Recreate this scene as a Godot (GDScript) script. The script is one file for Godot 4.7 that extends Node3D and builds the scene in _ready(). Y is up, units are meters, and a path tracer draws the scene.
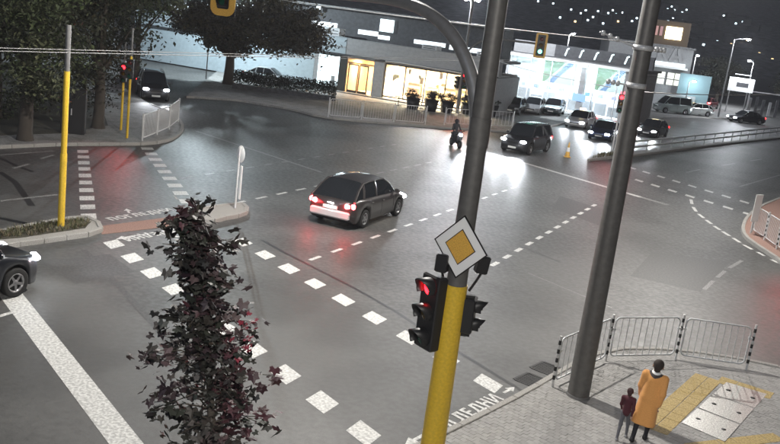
extends Node3D
# A night junction seen from a high corner. Units are metres, y is up, the camera looks down -z.

var M := {}
var counts := {}
var rng := RandomNumberGenerator.new()
const ALONG := Vector3(0.434, 0, -0.901)      # the main carriageway
const CROSSING := Vector3(0.628, 0, 0.778)    # the crossing from the island to the near corner

# ---------- helpers ----------
func lin(r: float, g: float, b: float) -> Color:
	return Color(r, g, b).linear_to_srgb()

func mat(c: Color, rough := 0.7, metal := 0.0) -> StandardMaterial3D:
	var m := StandardMaterial3D.new()
	m.albedo_color = c.linear_to_srgb()
	m.roughness = rough
	m.metallic = metal
	return m

func glow(c: Color, e: float) -> StandardMaterial3D:
	var m := StandardMaterial3D.new()
	m.albedo_color = Color(0.6, 0.6, 0.6)
	m.emission_enabled = true
	m.emission = c
	m.emission_energy_multiplier = e
	return m

func begin() -> SurfaceTool:
	var st := SurfaceTool.new()
	st.begin(Mesh.PRIMITIVE_TRIANGLES)
	return st

func numbered(called: String) -> String:
	var n: int = counts.get(called, 0)
	counts[called] = n + 1
	return called if n == 0 else "%s_%03d" % [called, n]

func tag(o: Node, label: String, category: String, group := "") -> void:
	o.set_meta("label", label)
	o.set_meta("category", category)
	if group != "":
		o.set_meta("group", group)

func thing(called: String, label: String, category: String, at := Vector3.ZERO, turn := 0.0, group := "") -> Node3D:
	var o := Node3D.new()
	o.name = numbered(called)
	add_child(o)
	o.position = at
	o.rotation.y = turn
	tag(o, label, category, group)
	return o

func put_mesh(called: String, mesh: Mesh, m: Material, parent: Node3D, xf := Transform3D()) -> MeshInstance3D:
	var o := MeshInstance3D.new()
	o.name = called
	o.mesh = mesh
	o.material_override = m
	o.transform = xf
	parent.add_child(o, true)
	return o

func obj(called: String, st: SurfaceTool, m: Material, parent: Node3D, smooth := true) -> MeshInstance3D:
	st.generate_normals()
	return put_mesh(called, st.commit(), m, parent)

func structure(called: String, st: SurfaceTool, m: Material) -> MeshInstance3D:
	var o := obj(numbered(called), st, m, self)
	o.set_meta("kind", "structure")
	return o

func facing(d: Vector3) -> float:
	return atan2(-d.x, -d.z)

func quad(st: SurfaceTool, a: Vector3, b: Vector3, c: Vector3, d: Vector3) -> void:
	for v in [a, b, c, a, c, d]:
		st.add_vertex(v)

func box(st: SurfaceTool, c: Vector3, s: Vector3, b := Basis(), ch := 0.0) -> void:
	# a box with chamfered edges when ch > 0
	st.set_smooth_group(-1)
	var h := s / 2
	if ch <= 0.0:
		for ax in 3:
			for sg in [-1.0, 1.0]:
				var n := Vector3.ZERO; n[ax] = sg
				var u := Vector3.ZERO; u[(ax + 1) % 3] = 1
				var v := Vector3.ZERO; v[(ax + 2) % 3] = 1
				var o := c + b * (n * h)
				var du := b * (u * h)
				var dv := b * (v * h)
				if sg > 0:
					quad(st, o - du - dv, o - du + dv, o + du + dv, o + du - dv)
				else:
					quad(st, o - du - dv, o + du - dv, o + du + dv, o - du + dv)
		return
	var rings := []
	for lv in [[-h.y, ch], [-h.y + ch, 0.0], [h.y - ch, 0.0], [h.y, ch]]:
		var y: float = lv[0]
		var i: float = lv[1]
		var X := h.x - i
		var Z := h.z - i
		var k := ch * 0.6
		var ring := []
		for p in [[-X + k, -Z], [X - k, -Z], [X, -Z + k], [X, Z - k], [X - k, Z], [-X + k, Z], [-X, Z - k], [-X, -Z + k]]:
			ring.append(c + b * Vector3(p[0], y, p[1]))
		rings.append(ring)
	skin(st, rings, true)
	cap(st, rings[0], false)
	cap(st, rings[3], true)

func skin(st: SurfaceTool, rings: Array, closed: bool) -> void:
	for i in rings.size() - 1:
		var a: Array = rings[i]
		var c: Array = rings[i + 1]
		var n := a.size()
		for j in (n if closed else n - 1):
			var k := (j + 1) % n
			quad(st, a[j], c[j], c[k], a[k])

func cap(st: SurfaceTool, ring: Array, flip: bool) -> void:
	var mid := Vector3.ZERO
	for v in ring:
		mid += v
	mid /= ring.size()
	for j in ring.size():
		var k := (j + 1) % ring.size()
		for v in ([mid, ring[k], ring[j]] if flip else [mid, ring[j], ring[k]]):
			st.add_vertex(v)

func tube(st: SurfaceTool, pts: Array, radii, sides := 8, capped := true) -> void:
	var rings := []
	var up := Vector3.UP
	for i in pts.size():
		var t: Vector3 = (pts[mini(i + 1, pts.size() - 1)] - pts[maxi(i - 1, 0)]).normalized()
		if absf(t.dot(up)) > 0.95:
			up = Vector3.RIGHT
		var u := t.cross(up).normalized()
		up = u.cross(t).normalized()
		var r: float = radii[i] if radii is Array else radii
		var ring := []
		for j in sides:
			var a := TAU * j / sides
			ring.append(pts[i] + (u * cos(a) + up * sin(a)) * r)
		rings.append(ring)
	st.set_smooth_group(1)
	skin(st, rings, true)
	if capped:
		st.set_smooth_group(-1)
		cap(st, rings[0], false)
		cap(st, rings[-1], true)

func lathe(st: SurfaceTool, prof: Array, xf := Transform3D(), segs := 20) -> void:
	# prof: [radius, height] pairs turned round the local y axis
	var rings := []
	for p in prof:
		var ring := []
		for j in segs:
			var a := TAU * j / segs
			ring.append(xf * Vector3(cos(a) * p[0], p[1], sin(a) * p[0]))
		rings.append(ring)
	st.set_smooth_group(1)
	skin(st, rings, true)

func prism(st: SurfaceTool, poly: Array, y0: float, y1: float) -> void:
	# poly: Vector3 points on the ground, extruded
	st.set_smooth_group(-1)
	var flat := PackedVector2Array()
	for p in poly:
		flat.append(Vector2(p.x, p.z))
	var idx := Geometry2D.triangulate_polygon(flat)
	for k in idx:
		st.add_vertex(Vector3(flat[k].x, y1, flat[k].y))
	if y1 > y0:
		for i in flat.size():
			var a := flat[i]
			var b := flat[(i + 1) % flat.size()]
			quad(st, Vector3(a.x, y0, a.y), Vector3(b.x, y0, b.y), Vector3(b.x, y1, b.y), Vector3(a.x, y1, a.y))

func look(n: Vector3, up := Vector3.UP) -> Basis:
	# local +z points along n
	return Basis.looking_at(-n, up)

func text_mesh(words: String, size: float, depth := 0.004) -> TextMesh:
	var t := TextMesh.new()
	var f := SystemFont.new()
	f.font_names = PackedStringArray(["Droid Sans"])
	f.font_weight = 700
	t.font = f
	t.text = words
	t.font_size = 48
	t.pixel_size = size / 34.0
	t.depth = depth
	return t

func noise_tex(freq: float, lo: Color, hi: Color, seed_: int, size := 512, octaves := 4, contrast := 0.25) -> NoiseTexture2D:
	var n := FastNoiseLite.new()
	n.seed = seed_
	n.frequency = freq
	n.fractal_octaves = octaves
	var t := NoiseTexture2D.new()
	t.width = size
	t.height = size
	t.seamless = true
	t.noise = n
	var g := Gradient.new()
	g.set_color(0, lo.linear_to_srgb()); g.set_offset(0, 0.5 - contrast)
	g.set_color(1, hi.linear_to_srgb()); g.set_offset(1, 0.5 + contrast)
	t.color_ramp = g
	return t

func bump_tex(freq: float, seed_: int, size := 512) -> NoiseTexture2D:
	var n := FastNoiseLite.new()
	n.seed = seed_
	n.frequency = freq
	n.fractal_octaves = 3
	var t := NoiseTexture2D.new()
	t.width = size
	t.height = size
	t.seamless = true
	t.noise = n
	return t

func grain(m: StandardMaterial3D, freq: float, span: float, lo: float, hi: float, seed_: int, metres: float) -> StandardMaterial3D:
	# multiply the colour by a world-space noise of the given tile size
	var c := m.albedo_color.srgb_to_linear()
	m.albedo_color = Color.WHITE
	m.albedo_texture = noise_tex(freq, Color(c.r * lo, c.g * lo, c.b * lo), Color(c.r * hi, c.g * hi, c.b * hi), seed_, 512, 5, span)
	m.uv1_triplanar = true
	m.uv1_world_triplanar = true
	m.uv1_scale = Vector3.ONE / metres
	return m

func coarse(m: StandardMaterial3D, freq: float, lo: float, hi: float, seed_: int, metres: float) -> void:
	m.detail_enabled = true
	m.detail_blend_mode = BaseMaterial3D.BLEND_MODE_MUL
	m.detail_albedo = noise_tex(freq, Color(lo, lo, lo), Color(hi, hi, hi), seed_, 512, 5, 0.2)
	m.detail_uv_layer = BaseMaterial3D.DETAIL_UV_2
	m.uv2_triplanar = true
	m.uv2_world_triplanar = true
	m.uv2_scale = Vector3.ONE / metres

func lamp_light(parent: Node3D, at: Vector3, c: Color, e: float, size := 0.15, called := "glow") -> void:
	var l := OmniLight3D.new()
	l.name = called
	l.light_color = c
	l.light_energy = e
	l.light_size = size
	l.omni_range = 200
	l.omni_attenuation = 2
	l.shadow_enabled = true
	parent.add_child(l, true)
	l.position = at

func beam(parent: Node3D, at: Vector3, dir: Vector3, c: Color, e: float, angle: float, size := 0.06, soft := 0.8) -> void:
	var l := SpotLight3D.new()
	l.name = "beam"
	l.light_color = c
	l.light_energy = e
	l.light_size = size
	l.spot_range = 150
	l.spot_attenuation = 2
	l.spot_angle = angle
	l.spot_angle_attenuation = soft
	l.shadow_enabled = true
	parent.add_child(l, true)
	l.transform = Transform3D(Basis.looking_at(dir.normalized(), Vector3.UP), at)

# ---------- surfaces ----------
func make_materials() -> void:
	M.asphalt = grain(mat(Color(0.088, 0.088, 0.085), 0.5), 0.09, 0.4, 0.88, 1.12, 3, 2.3)
	coarse(M.asphalt, 0.012, 0.72, 1.15, 5, 31.0)
	M.asphalt.roughness_texture = noise_tex(0.02, Color(0.17, 0.17, 0.17), Color(0.34, 0.34, 0.34), 8, 512, 4, 0.3)
	M.asphalt.roughness = 1.0
	M.asphalt.heightmap_enabled = true
	M.asphalt.heightmap_texture = bump_tex(0.25, 21)
	M.asphalt.heightmap_scale = 0.08
	M.tar = grain(mat(Color(0.025, 0.025, 0.026), 0.45), 0.05, 0.3, 0.7, 1.4, 4, 1.3)
	M.patch = grain(mat(Color(0.06, 0.06, 0.059), 0.55), 0.04, 0.32, 0.7, 1.3, 40, 2.3)
	M.paint = grain(mat(Color(0.6, 0.6, 0.58), 0.6), 0.03, 0.24, 0.6, 1.08, 6, 1.3)
	M.old_paint = grain(mat(Color(0.3, 0.3, 0.29), 0.6), 0.05, 0.2, 0.35, 1.2, 7, 1.1)
	M.pavement = grain(mat(Color(0.24, 0.235, 0.225), 0.8), 0.03, 0.3, 0.75, 1.2, 9, 1.9)
	coarse(M.pavement, 0.02, 0.75, 1.15, 10, 11.0)
	M.kerb = grain(mat(Color(0.3, 0.29, 0.27), 0.8), 0.05, 0.3, 0.7, 1.2, 11, 0.9)
	M.pink = grain(mat(Color(0.25, 0.15, 0.12), 0.8), 0.05, 0.3, 0.75, 1.2, 12, 1.4)
	M.tactile = grain(mat(Color(0.42, 0.31, 0.12), 0.75), 0.04, 0.25, 0.65, 1.15, 13, 1.2)
	M.plate = grain(mat(Color(0.42, 0.42, 0.4), 0.42, 0.35), 0.03, 0.25, 0.6, 1.2, 14, 0.8)
	M.soil = grain(mat(Color(0.06, 0.055, 0.04), 0.9), 0.06, 0.3, 0.5, 1.5, 15, 0.8)
	M.iron = mat(Color(0.03, 0.03, 0.03), 0.6, 0.5)
	M.steel = grain(mat(Color(0.6, 0.61, 0.62), 0.45, 0.25), 0.05, 0.25, 0.7, 1.1, 16, 0.5)
	M.white_metal = grain(mat(Color(0.6, 0.6, 0.6), 0.45), 0.05, 0.2, 0.7, 1.05, 17, 0.6)
	M.black = mat(Color(0.012, 0.012, 0.013), 0.5)
	M.housing = mat(Color(0.014, 0.014, 0.015), 0.45)
	M.yellow = grain(mat(Color(0.7, 0.46, 0.035), 0.45), 0.02, 0.35, 0.82, 1.06, 18, 0.7)
	M.orange = grain(mat(Color(0.75, 0.43, 0.08), 0.5), 0.05, 0.2, 0.75, 1.05, 19, 0.6)
	M.pole = grain(mat(Color(0.12, 0.117, 0.112), 0.5, 0.2), 0.02, 0.4, 0.82, 1.12, 20, 1.7)
	M.grey_pole = grain(mat(Color(0.2, 0.2, 0.2), 0.45, 0.3), 0.02, 0.4, 0.82, 1.12, 22, 1.7)
	M.wire = mat(Color(0.2, 0.2, 0.2), 0.5, 0.3)
	M.sign_white = mat(Color(0.82, 0.82, 0.8), 0.4)
	M.sign_blue = mat(Color(0.02, 0.09, 0.4), 0.4)
	M.bark = grain(mat(Color(0.06, 0.05, 0.04), 0.9), 0.06, 0.3, 0.5, 1.5, 23, 0.6)
	M.leaf = StandardMaterial3D.new()
	M.leaf.vertex_color_use_as_albedo = true
	M.leaf.roughness = 0.6
	M.leaf.backlight_enabled = true
	M.leaf.backlight = Color(0.2, 0.2, 0.16)
	M.skin = StandardMaterial3D.new()
	M.skin.vertex_color_use_as_albedo = true
	M.skin.roughness = 0.8
	M.glass = mat(Color(0.015, 0.017, 0.02), 0.06)
	M.glass.metallic_specular = 0.7
	M.tyre = mat(Color(0.015, 0.015, 0.015), 0.85)
	M.rim = mat(Color(0.35, 0.35, 0.36), 0.35, 0.8)
	M.chrome = mat(Color(0.5, 0.5, 0.5), 0.2, 1.0)
	M.head_on = glow(Color(0.95, 0.97, 1.0), 45.0)
	M.head_off = mat(Color(0.35, 0.36, 0.38), 0.12)
	M.tail_on = glow(Color(1.0, 0.12, 0.12), 9.0)
	M.brake_on = glow(Color(1.0, 0.32, 0.34), 16.0)
	M.tail_off = mat(Color(0.2, 0.01, 0.012), 0.2)
	M.plate_white = mat(Color(0.65, 0.65, 0.62), 0.4)
	M.red_on = glow(Color(1.0, 0.06, 0.10), 14.0)
	M.green_on = glow(Color(0.4, 1.0, 0.85), 8.0)
	M.lens_red = mat(Color(0.09, 0.008, 0.008), 0.2)
	M.lens_amber = mat(Color(0.09, 0.05, 0.005), 0.2)
	M.lens_green = mat(Color(0.005, 0.06, 0.035), 0.2)
	M.bulb = glow(Color(0.93, 0.96, 1.0), 60.0)
	M.wall_blue = grain(mat(Color(0.36, 0.42, 0.45), 0.7), 0.02, 0.45, 0.85, 1.1, 24, 5.0)
	M.wall_grey = grain(mat(Color(0.3, 0.3, 0.3), 0.8), 0.02, 0.45, 0.85, 1.1, 25, 4.0)
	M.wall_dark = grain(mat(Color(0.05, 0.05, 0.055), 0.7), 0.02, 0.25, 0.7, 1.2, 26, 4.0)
	M.roof = grain(mat(Color(0.2, 0.2, 0.2), 0.8), 0.02, 0.25, 0.7, 1.2, 27, 5.0)
	M.interior = mat(Color(0.6, 0.52, 0.4), 0.8)
	M.interior_white = mat(Color(0.7, 0.7, 0.7), 0.8)
	M.frame_dark = mat(Color(0.04, 0.035, 0.03), 0.5)
	M.pane = mat(Color(0.8, 0.85, 0.85), 0.05)
	M.pane.transparency = BaseMaterial3D.TRANSPARENCY_ALPHA
	M.pane.albedo_color.a = 0.12
	M.tube = glow(Color(1.0, 0.97, 0.9), 14.0)
	M.tube_cool = glow(Color(0.85, 0.96, 1.0), 14.0)
	M.lit_sign = glow(Color(1.0, 0.93, 0.72), 5.0)
	M.lit_white = glow(Color(0.88, 0.97, 1.0), 2.6)
	M.wood = mat(Color(0.2, 0.12, 0.06), 0.7)
	M.hill = grain(mat(Color(0.10, 0.10, 0.10), 0.95), 0.02, 0.25, 0.5, 1.4, 28, 60.0)
	M.house = mat(Color(0.10, 0.10, 0.10), 0.9)
	M.window_warm = glow(Color(1.0, 0.86, 0.62), 3.0)
	M.window_cool = glow(Color(0.86, 0.95, 1.0), 4.0)
	M.window_dark = mat(Color(0.01, 0.01, 0.012), 0.1)

# ---------- camera, sky, added fill light ----------
func set_view() -> void:
	var cam := Camera3D.new()
	cam.name = "camera"
	cam.fov = 28.17
	cam.near = 0.1
	cam.far = 3000.0
	var b := Basis.from_euler(Vector3(deg_to_rad(-13.271), 0, 0)) * Basis(Vector3(0, 0, 1), deg_to_rad(7.286))
	cam.transform = Transform3D(b, Vector3(0, 7.543, 0))
	add_child(cam)
	cam.current = true
	var env := Environment.new()
	env.background_mode = Environment.BG_SKY
	var sky := Sky.new()
	var ps := ProceduralSkyMaterial.new()
	ps.sky_top_color = Color(0.012, 0.013, 0.016).linear_to_srgb()
	ps.sky_horizon_color = Color(0.018, 0.018, 0.020).linear_to_srgb()
	ps.ground_bottom_color = Color(0.006, 0.006, 0.006).linear_to_srgb()
	ps.ground_horizon_color = Color(0.020, 0.020, 0.023).linear_to_srgb()
	sky.sky_material = ps
	env.sky = sky
	env.tonemap_mode = Environment.TONE_MAPPER_LINEAR
	env.tonemap_exposure = 1.15
	env.fog_enabled = true
	env.fog_density = 0.0003
	env.fog_light_color = Color(0.95, 0.96, 1.0)
	env.sdfgi_enabled = true
	env.ssao_enabled = true
	env.ssil_enabled = true
	var we := WorldEnvironment.new()
	we.name = "world"
	we.environment = env
	add_child(we)
	var fill_light := DirectionalLight3D.new()  # directional fill, added to lift the hill and house fronts; not a moon
	fill_light.name = "added_fill"
	fill_light.light_energy = 0.12
	fill_light.light_angular_distance = 10.0
	fill_light.light_color = Color(0.85, 0.9, 1.0)
	fill_light.shadow_enabled = true
	add_child(fill_light)
	fill_light.basis = Basis.looking_at(Vector3(0.5, -0.55, -0.67), Vector3.UP)

# ---------- ground, kerbs, paint ----------
var road: MeshInstance3D
var kerb_mesh: Mesh

func mark_quad(a: Vector3, b: Vector3, c: Vector3, d: Vector3, m: Material, y := 0.004, called := "marking") -> void:
	var st := begin()
	st.set_smooth_group(-1)
	var up := Vector3(0, y, 0)
	quad(st, a + up, b + up, c + up, d + up)
	obj(called, st, m, road)

func dash_at(p: Vector3, along: Vector3, length: float, cross: Vector3, width: float, m: Material, y := 0.004) -> void:
	var u := along.normalized() * length / 2
	var v := cross.normalized() * width / 2
	mark_quad(p - u - v, p + u - v, p + u + v, p - u + v, m, y)

func stripe(a: Vector3, b: Vector3, width: float, m: Material, y := 0.004, called := "marking") -> void:
	var v := (b - a).normalized().cross(Vector3.UP) * width / 2
	mark_quad(a - v, b - v, b + v, a + v, m, y, called)

func block_row(a: Vector3, b: Vector3, n: int, length: float, cross: Vector3, width: float, skip := []) -> void:
	for i in n:
		if not i in skip:
			dash_at(a.lerp(b, float(i) / (n - 1)), b - a, length * rng.randf_range(0.94, 1.05), cross, width * rng.randf_range(0.95, 1.05), M.paint)

func band(pts: Array, w: float, m: Material, y: float, called: String) -> void:
	var st := begin()
	st.set_smooth_group(-1)
	for i in pts.size() - 1:
		var a: Vector3 = pts[i]
		var b: Vector3 = pts[i + 1]
		var t0: Vector3 = (pts[i + 1] - pts[maxi(i - 1, 0)]).normalized().cross(Vector3.UP)
		var t1: Vector3 = (pts[mini(i + 2, pts.size() - 1)] - pts[i]).normalized().cross(Vector3.UP)
		var up := Vector3(0, y, 0)
		quad(st, a - t0 * w / 2 + up, b - t1 * w / 2 + up, b + t1 * w / 2 + up, a + t0 * w / 2 + up)
	obj(called, st, m, road)

func curve_points(pts: Array, step: float) -> Array:
	var c := Curve3D.new()
	for i in pts.size():
		var t: Vector3 = (pts[mini(i + 1, pts.size() - 1)] - pts[maxi(i - 1, 0)]) / 6.0
		c.add_point(pts[i], -t, t)
	c.bake_interval = 0.1
	var out := []
	var n := int(c.get_baked_length() / step)
	for i in n + 1:
		out.append(c.sample_baked(c.get_baked_length() * i / n))
	return out

func kerb_line(pts: Array, parent: Node3D, y := 0.0, step := 1.0) -> void:
	# one stone after another, 1 m long, 0.15 m wide, 0.13 m proud of the road
	var p := curve_points(pts, step)
	for i in p.size() - 1:
		var d: Vector3 = p[i + 1] - p[i]
		var b := Basis.looking_at(d.normalized(), Vector3.UP)
		var xf := Transform3D(b.scaled_local(Vector3(1, 1, d.length() / 1.0)), (p[i] + p[i + 1]) / 2 + Vector3(0, y + 0.02 + rng.randf_range(-0.004, 0.004), 0))
		put_mesh("kerb_stone", kerb_mesh, M.kerb, parent, xf)

func slab(called: String, pts: Array, m: Material, y := 0.121) -> MeshInstance3D:
	var st := begin()
	prism(st, pts, -0.05, y)
	return structure(called, st, m)

func word_on_road(words: String, at: Vector3, turn: float, size: float, called := "lettering") -> void:
	var o := put_mesh(called, text_mesh(words, size), M.paint, road)
	o.transform = Transform3D(Basis(Vector3.UP, turn) * Basis(Vector3.RIGHT, -PI / 2), at + Vector3(0, 0.006, 0))

func arrow_on_road(at: Vector3, d: Vector3, size: float) -> void:
	var v := d.cross(Vector3.UP)
	var st := begin()
	st.set_smooth_group(-1)
	for p in [at + d * size, at + v * size * 0.45, at - v * size * 0.45]:
		st.add_vertex(p + Vector3(0, 0.005, 0))
	var up := Vector3(0, 0.005, 0)
	quad(st, at - d * size + v * size * 0.14 + up, at + v * size * 0.14 + up, at - v * size * 0.14 + up, at - d * size - v * size * 0.14 + up)
	obj("arrow", st, M.paint, road)

func make_ground() -> void:
	var ks := begin()
	box(ks, Vector3(0, 0.04, 0), Vector3(0.15, 0.18, 0.985), Basis(), 0.015)
	ks.generate_normals()
	kerb_mesh = ks.commit()
	var st := begin()
	st.set_smooth_group(-1)
	var R := 1500.0
	quad(st, Vector3(-R, 0, 100), Vector3(-R, 0, -R), Vector3(R, 0, -R), Vector3(R, 0, 100))
	road = structure("road", st, M.asphalt)
	# crossing rows: blocks of paint
	block_row(Vector3(-7.904, 0, -24.745), Vector3(0.010, 0, -14.94), 10, 0.66, ALONG, 0.55)
	block_row(Vector3(-4.489, 0, -26.704), Vector3(2.559, 0, -18.0), 9, 0.66, ALONG, 0.55)
	block_row(Vector3(-13.671, 0, -37.865), Vector3(-9.621, 0, -27.413), 10, 0.66, Vector3(0.82, 0, -0.573), 0.48)
	block_row(Vector3(-11.616, 0, -40.473), Vector3(-7.40, 0, -31.15), 9, 0.62, Vector3(0.82, 0, -0.573), 0.55)
	# guide dashes through the junction
	for i in 15:
		dash_at(Vector3(-2.126, 0, -25.94) + Vector3(0.5635, 0, -1.187) * i, ALONG, 0.62, ALONG.cross(Vector3.UP), 0.13, M.paint)
	for i in 13:
		dash_at(Vector3(-5.65, 0, -32.06) + Vector3(0.61, 0, -1.235) * i, ALONG, 0.7, ALONG.cross(Vector3.UP), 0.13, M.old_paint if i > 4 else M.paint)
	for i in 14:
		dash_at(Vector3(-8.42, 0, -35.3) + Vector3(0.62, 0, -1.27) * i, ALONG, 0.6, ALONG.cross(Vector3.UP), 0.13, M.old_paint)
	for i in 13:
		dash_at(Vector3(3.57, 0, -27.937) + Vector3(0.5233, 0, -1.1485) * (i - 1), ALONG, 0.62, ALONG.cross(Vector3.UP), 0.17, M.paint)
	# the crossing on the far road
	var ua := Vector3(15.13, 0, -53.70)
	var ub := Vector3(18.79, 0, -47.18)
	var la := Vector3(13.76, 0, -49.97)
	var lb := Vector3(17.67, 0, -43.57)
	for i in range(-1, 9):
		dash_at(ua.lerp(ub, i / 6.0), ub - ua, 0.62, ALONG, 0.5, M.paint)
		dash_at(la.lerp(lb, i / 6.0), lb - la, 0.62, ALONG, 0.5, M.paint)
	# curved dashes round the far corner
	for q in [[Vector3(15.46, 0, -45.76), Vector3(15.10, 0, -44.41)], [Vector3(14.90, 0, -43.56), Vector3(14.69, 0, -42.40)], [Vector3(14.62, 0, -41.81), Vector3(14.59, 0, -40.93)], [Vector3(14.57, 0, -40.50), Vector3(14.56, 0, -39.69)], [Vector3(14.54, 0, -39.29), Vector3(14.56, 0, -38.53)], [Vector3(14.58, 0, -38.27), Vector3(14.62, 0, -37.47)], [Vector3(14.65, 0, -37.13), Vector3(14.68, 0, -36.38)], [Vector3(14.70, 0, -35.98), Vector3(14.78, 0, -35.29)], [Vector3(14.86, 0, -34.93), Vector3(14.94, 0, -34.37)], [Vector3(15.01, 0, -33.88), Vector3(15.12, 0, -33.36)]]:
		stripe(q[0], q[1], 0.16, M.paint)
	# single lane dashes
	for q in [[Vector3(18.25, 0, -55.95), Vector3(19.88, 0, -58.29)], [Vector3(22.59, 0, -61.96), Vector3(24.27, 0, -64.12)], [Vector3(26.41, 0, -66.94), Vector3(28.26, 0, -69.37)], [Vector3(20.57, 0, -52.80), Vector3(26.22, 0, -60.79)], [Vector3(10.52, 0, -28.10), Vector3(11.23, 0, -29.36)], [Vector3(11.56, 0, -29.92), Vector3(12.21, 0, -31.02)], [Vector3(12.55, 0, -31.56), Vector3(13.57, 0, -33.06)], [Vector3(-14.50, 0, -32.85), Vector3(-14.37, 0, -34.01)], [Vector3(-14.44, 0, -35.27), Vector3(-14.33, 0, -36.34)], [Vector3(-8.58, 0, -34.87), Vector3(-8.33, 0, -35.50)], [Vector3(-12.72, 0, -27.91), Vector3(-11.49, 0, -29.79)], [Vector3(-15.98, 0, -34.97), Vector3(-14.67, 0, -37.17)]]:
		stripe(q[0], q[1], 0.14, M.old_paint)
	stripe(Vector3(-11.05, 0, -47.48), Vector3(-3.40, 0, -40.11), 0.16, M.old_paint)
	stripe(Vector3(5.72, 0, -53.24), Vector3(12.47, 0, -44.52), 0.34, M.paint)
	stripe(Vector3(12.47, 0, -44.52), Vector3(13.54, 0, -43.22), 0.34, M.old_paint)
	stripe(Vector3(4.60, 0, -27.36), Vector3(6.74, 0, -24.72), 0.05, M.old_paint)
	# stop line
	stripe(Vector3(-9.3, 0, -20.5), Vector3(-2.6, 0, -11.75), 0.52, M.paint)
	stripe(Vector3(-8.48, 0, -17.80), Vector3(-8.13, 0, -18.56), 0.12, M.paint)
	# tar seams and worn patches
	band([Vector3(-3.98, 0, -27.24), Vector3(-3.07, 0, -26.10), Vector3(-1.95, 0, -24.85), Vector3(-0.82, 0, -23.57), Vector3(0.42, 0, -22.00), Vector3(1.45, 0, -20.37), Vector3(2.45, 0, -19.00), Vector3(3.28, 0, -17.81)], 0.11, M.tar, 0.003, "tar_seam")
	band([Vector3(-14.61, 0, -32.00), Vector3(-13.49, 0, -30.75), Vector3(-11.62, 0, -27.80)], 0.22, M.tar, 0.003, "tar_seam")
	band([Vector3(-15.72, 0, -34.41), Vector3(-14.72, 0, -33.50), Vector3(-13.67, 0, -32.70)], 0.16, M.tar, 0.003, "tar_seam")
	band([Vector3(3.06, 0, -33.01), Vector3(5.05, 0, -30.43), Vector3(5.94, 0, -29.28)], 0.07, M.tar, 0.003, "tar_seam")
	band([Vector3(-8.45, 0, -23.82), Vector3(-7.35, 0, -22.30), Vector3(-5.20, 0, -19.17), Vector3(-3.85, 0, -17.08)], 0.18, M.patch, 0.003, "tar_seam")
	band([Vector3(-3.93, 0, -23.36), Vector3(-3.19, 0, -22.65), Vector3(-2.40, 0, -22.37)], 0.3, M.patch, 0.0025, "asphalt_patch")
	mark_quad(Vector3(-9.06, 0, -22.29), Vector3(-7.69, 0, -23.75), Vector3(-6.58, 0, -22.46), Vector3(-7.61, 0, -20.94), M.patch, 0.002, "asphalt_patch")
	mark_quad(Vector3(7.94, 0, -41.89), Vector3(9.95, 0, -39.52), Vector3(8.70, 0, -36.10), Vector3(7.07, 0, -38.65), M.patch, 0.002, "asphalt_patch")
	mark_quad(Vector3(9.96, 0, -32.55), Vector3(12.93, 0, -32.55), Vector3(10.27, 0, -27.72), Vector3(8.19, 0, -28.61), M.patch, 0.002, "asphalt_patch")
	# words for people on foot
	var near_dir: Vector3 = (Vector3(2.97, 0, -17.72) - Vector3(1.02, 0, -14.94)).normalized()
	word_on_road("ПОГЛЕДНИ", Vector3(1.98, 0, -16.31), atan2(-near_dir.z, near_dir.x), 0.34)
	arrow_on_road(Vector3(3.00, 0, -17.78), near_dir, 0.24)
	arrow_on_road(Vector3(0.95, 0, -14.92), -near_dir, 0.3)
	var isl_dir: Vector3 = (Vector3(-7.45, 0, -29.34) - Vector3(-8.88, 0, -26.90)).normalized()
	word_on_road("ПОГЛЕДНИ", Vector3(-8.26, 0, -28.52), atan2(-isl_dir.z, isl_dir.x), 0.36)
	word_on_road("ПОГЛЕДНИ", Vector3(-7.10, 0, -26.46), atan2(isl_dir.z, -isl_dir.x), 0.36)
	arrow_on_road(Vector3(-7.82, 0, -25.58), -isl_dir, 0.4)
	arrow_on_road(Vector3(-6.39, 0, -26.38), (isl_dir - Vector3(-0.6, 0, -0.8)).normalized(), 0.4)
	arrow_on_road(Vector3(-8.77, 0, -28.72), (isl_dir * 0.2 + Vector3(-0.6, 0, -0.8)).normalized(), 0.3)

	# the near corner pavement
	var edge := [Vector3(-8.2, 0, -2.8), Vector3(-1.55, 0, -11.2), Vector3(1.45, 0, -15.05), Vector3(3.2, 0, -17.36), Vector3(4.15, 0, -18.75), Vector3(5.15, 0, -20.1), Vector3(6.2, 0, -21.0), Vector3(7.7, 0, -21.4), Vector3(9.3, 0, -21.35), Vector3(11.0, 0, -20.75), Vector3(13.0, 0, -19.2), Vector3(18.0, 0, -13.0), Vector3(24.0, 0, -4.0)]
	var near := slab("pavement", edge + [Vector3(24, 0, 6), Vector3(-8.2, 0, 6)], M.pavement)
	kerb_line(edge, near)
	lay_pavers(near, edge)
	# yellow tactile strips
	tactile_strip([Vector3(5.72, 0.12, -16.41), Vector3(8.11, 0.12, -20.01)], 0.62, near)
	tactile_strip([Vector3(8.17, 0.12, -19.70), Vector3(9.51, 0.12, -18.85)], 0.5, near)
	tactile_strip([Vector3(6.30, 0.12, -15.81), Vector3(8.73, 0.12, -16.98)], 0.35, near)
	# three cover plates
	var pa := Vector3(8.33, 0.12, -19.61)
	var pb := Vector3(9.11, 0.12, -19.17)
	var pc := Vector3(7.11, 0.12, -16.23)
	var pd := Vector3(6.44, 0.12, -16.88)
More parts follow.
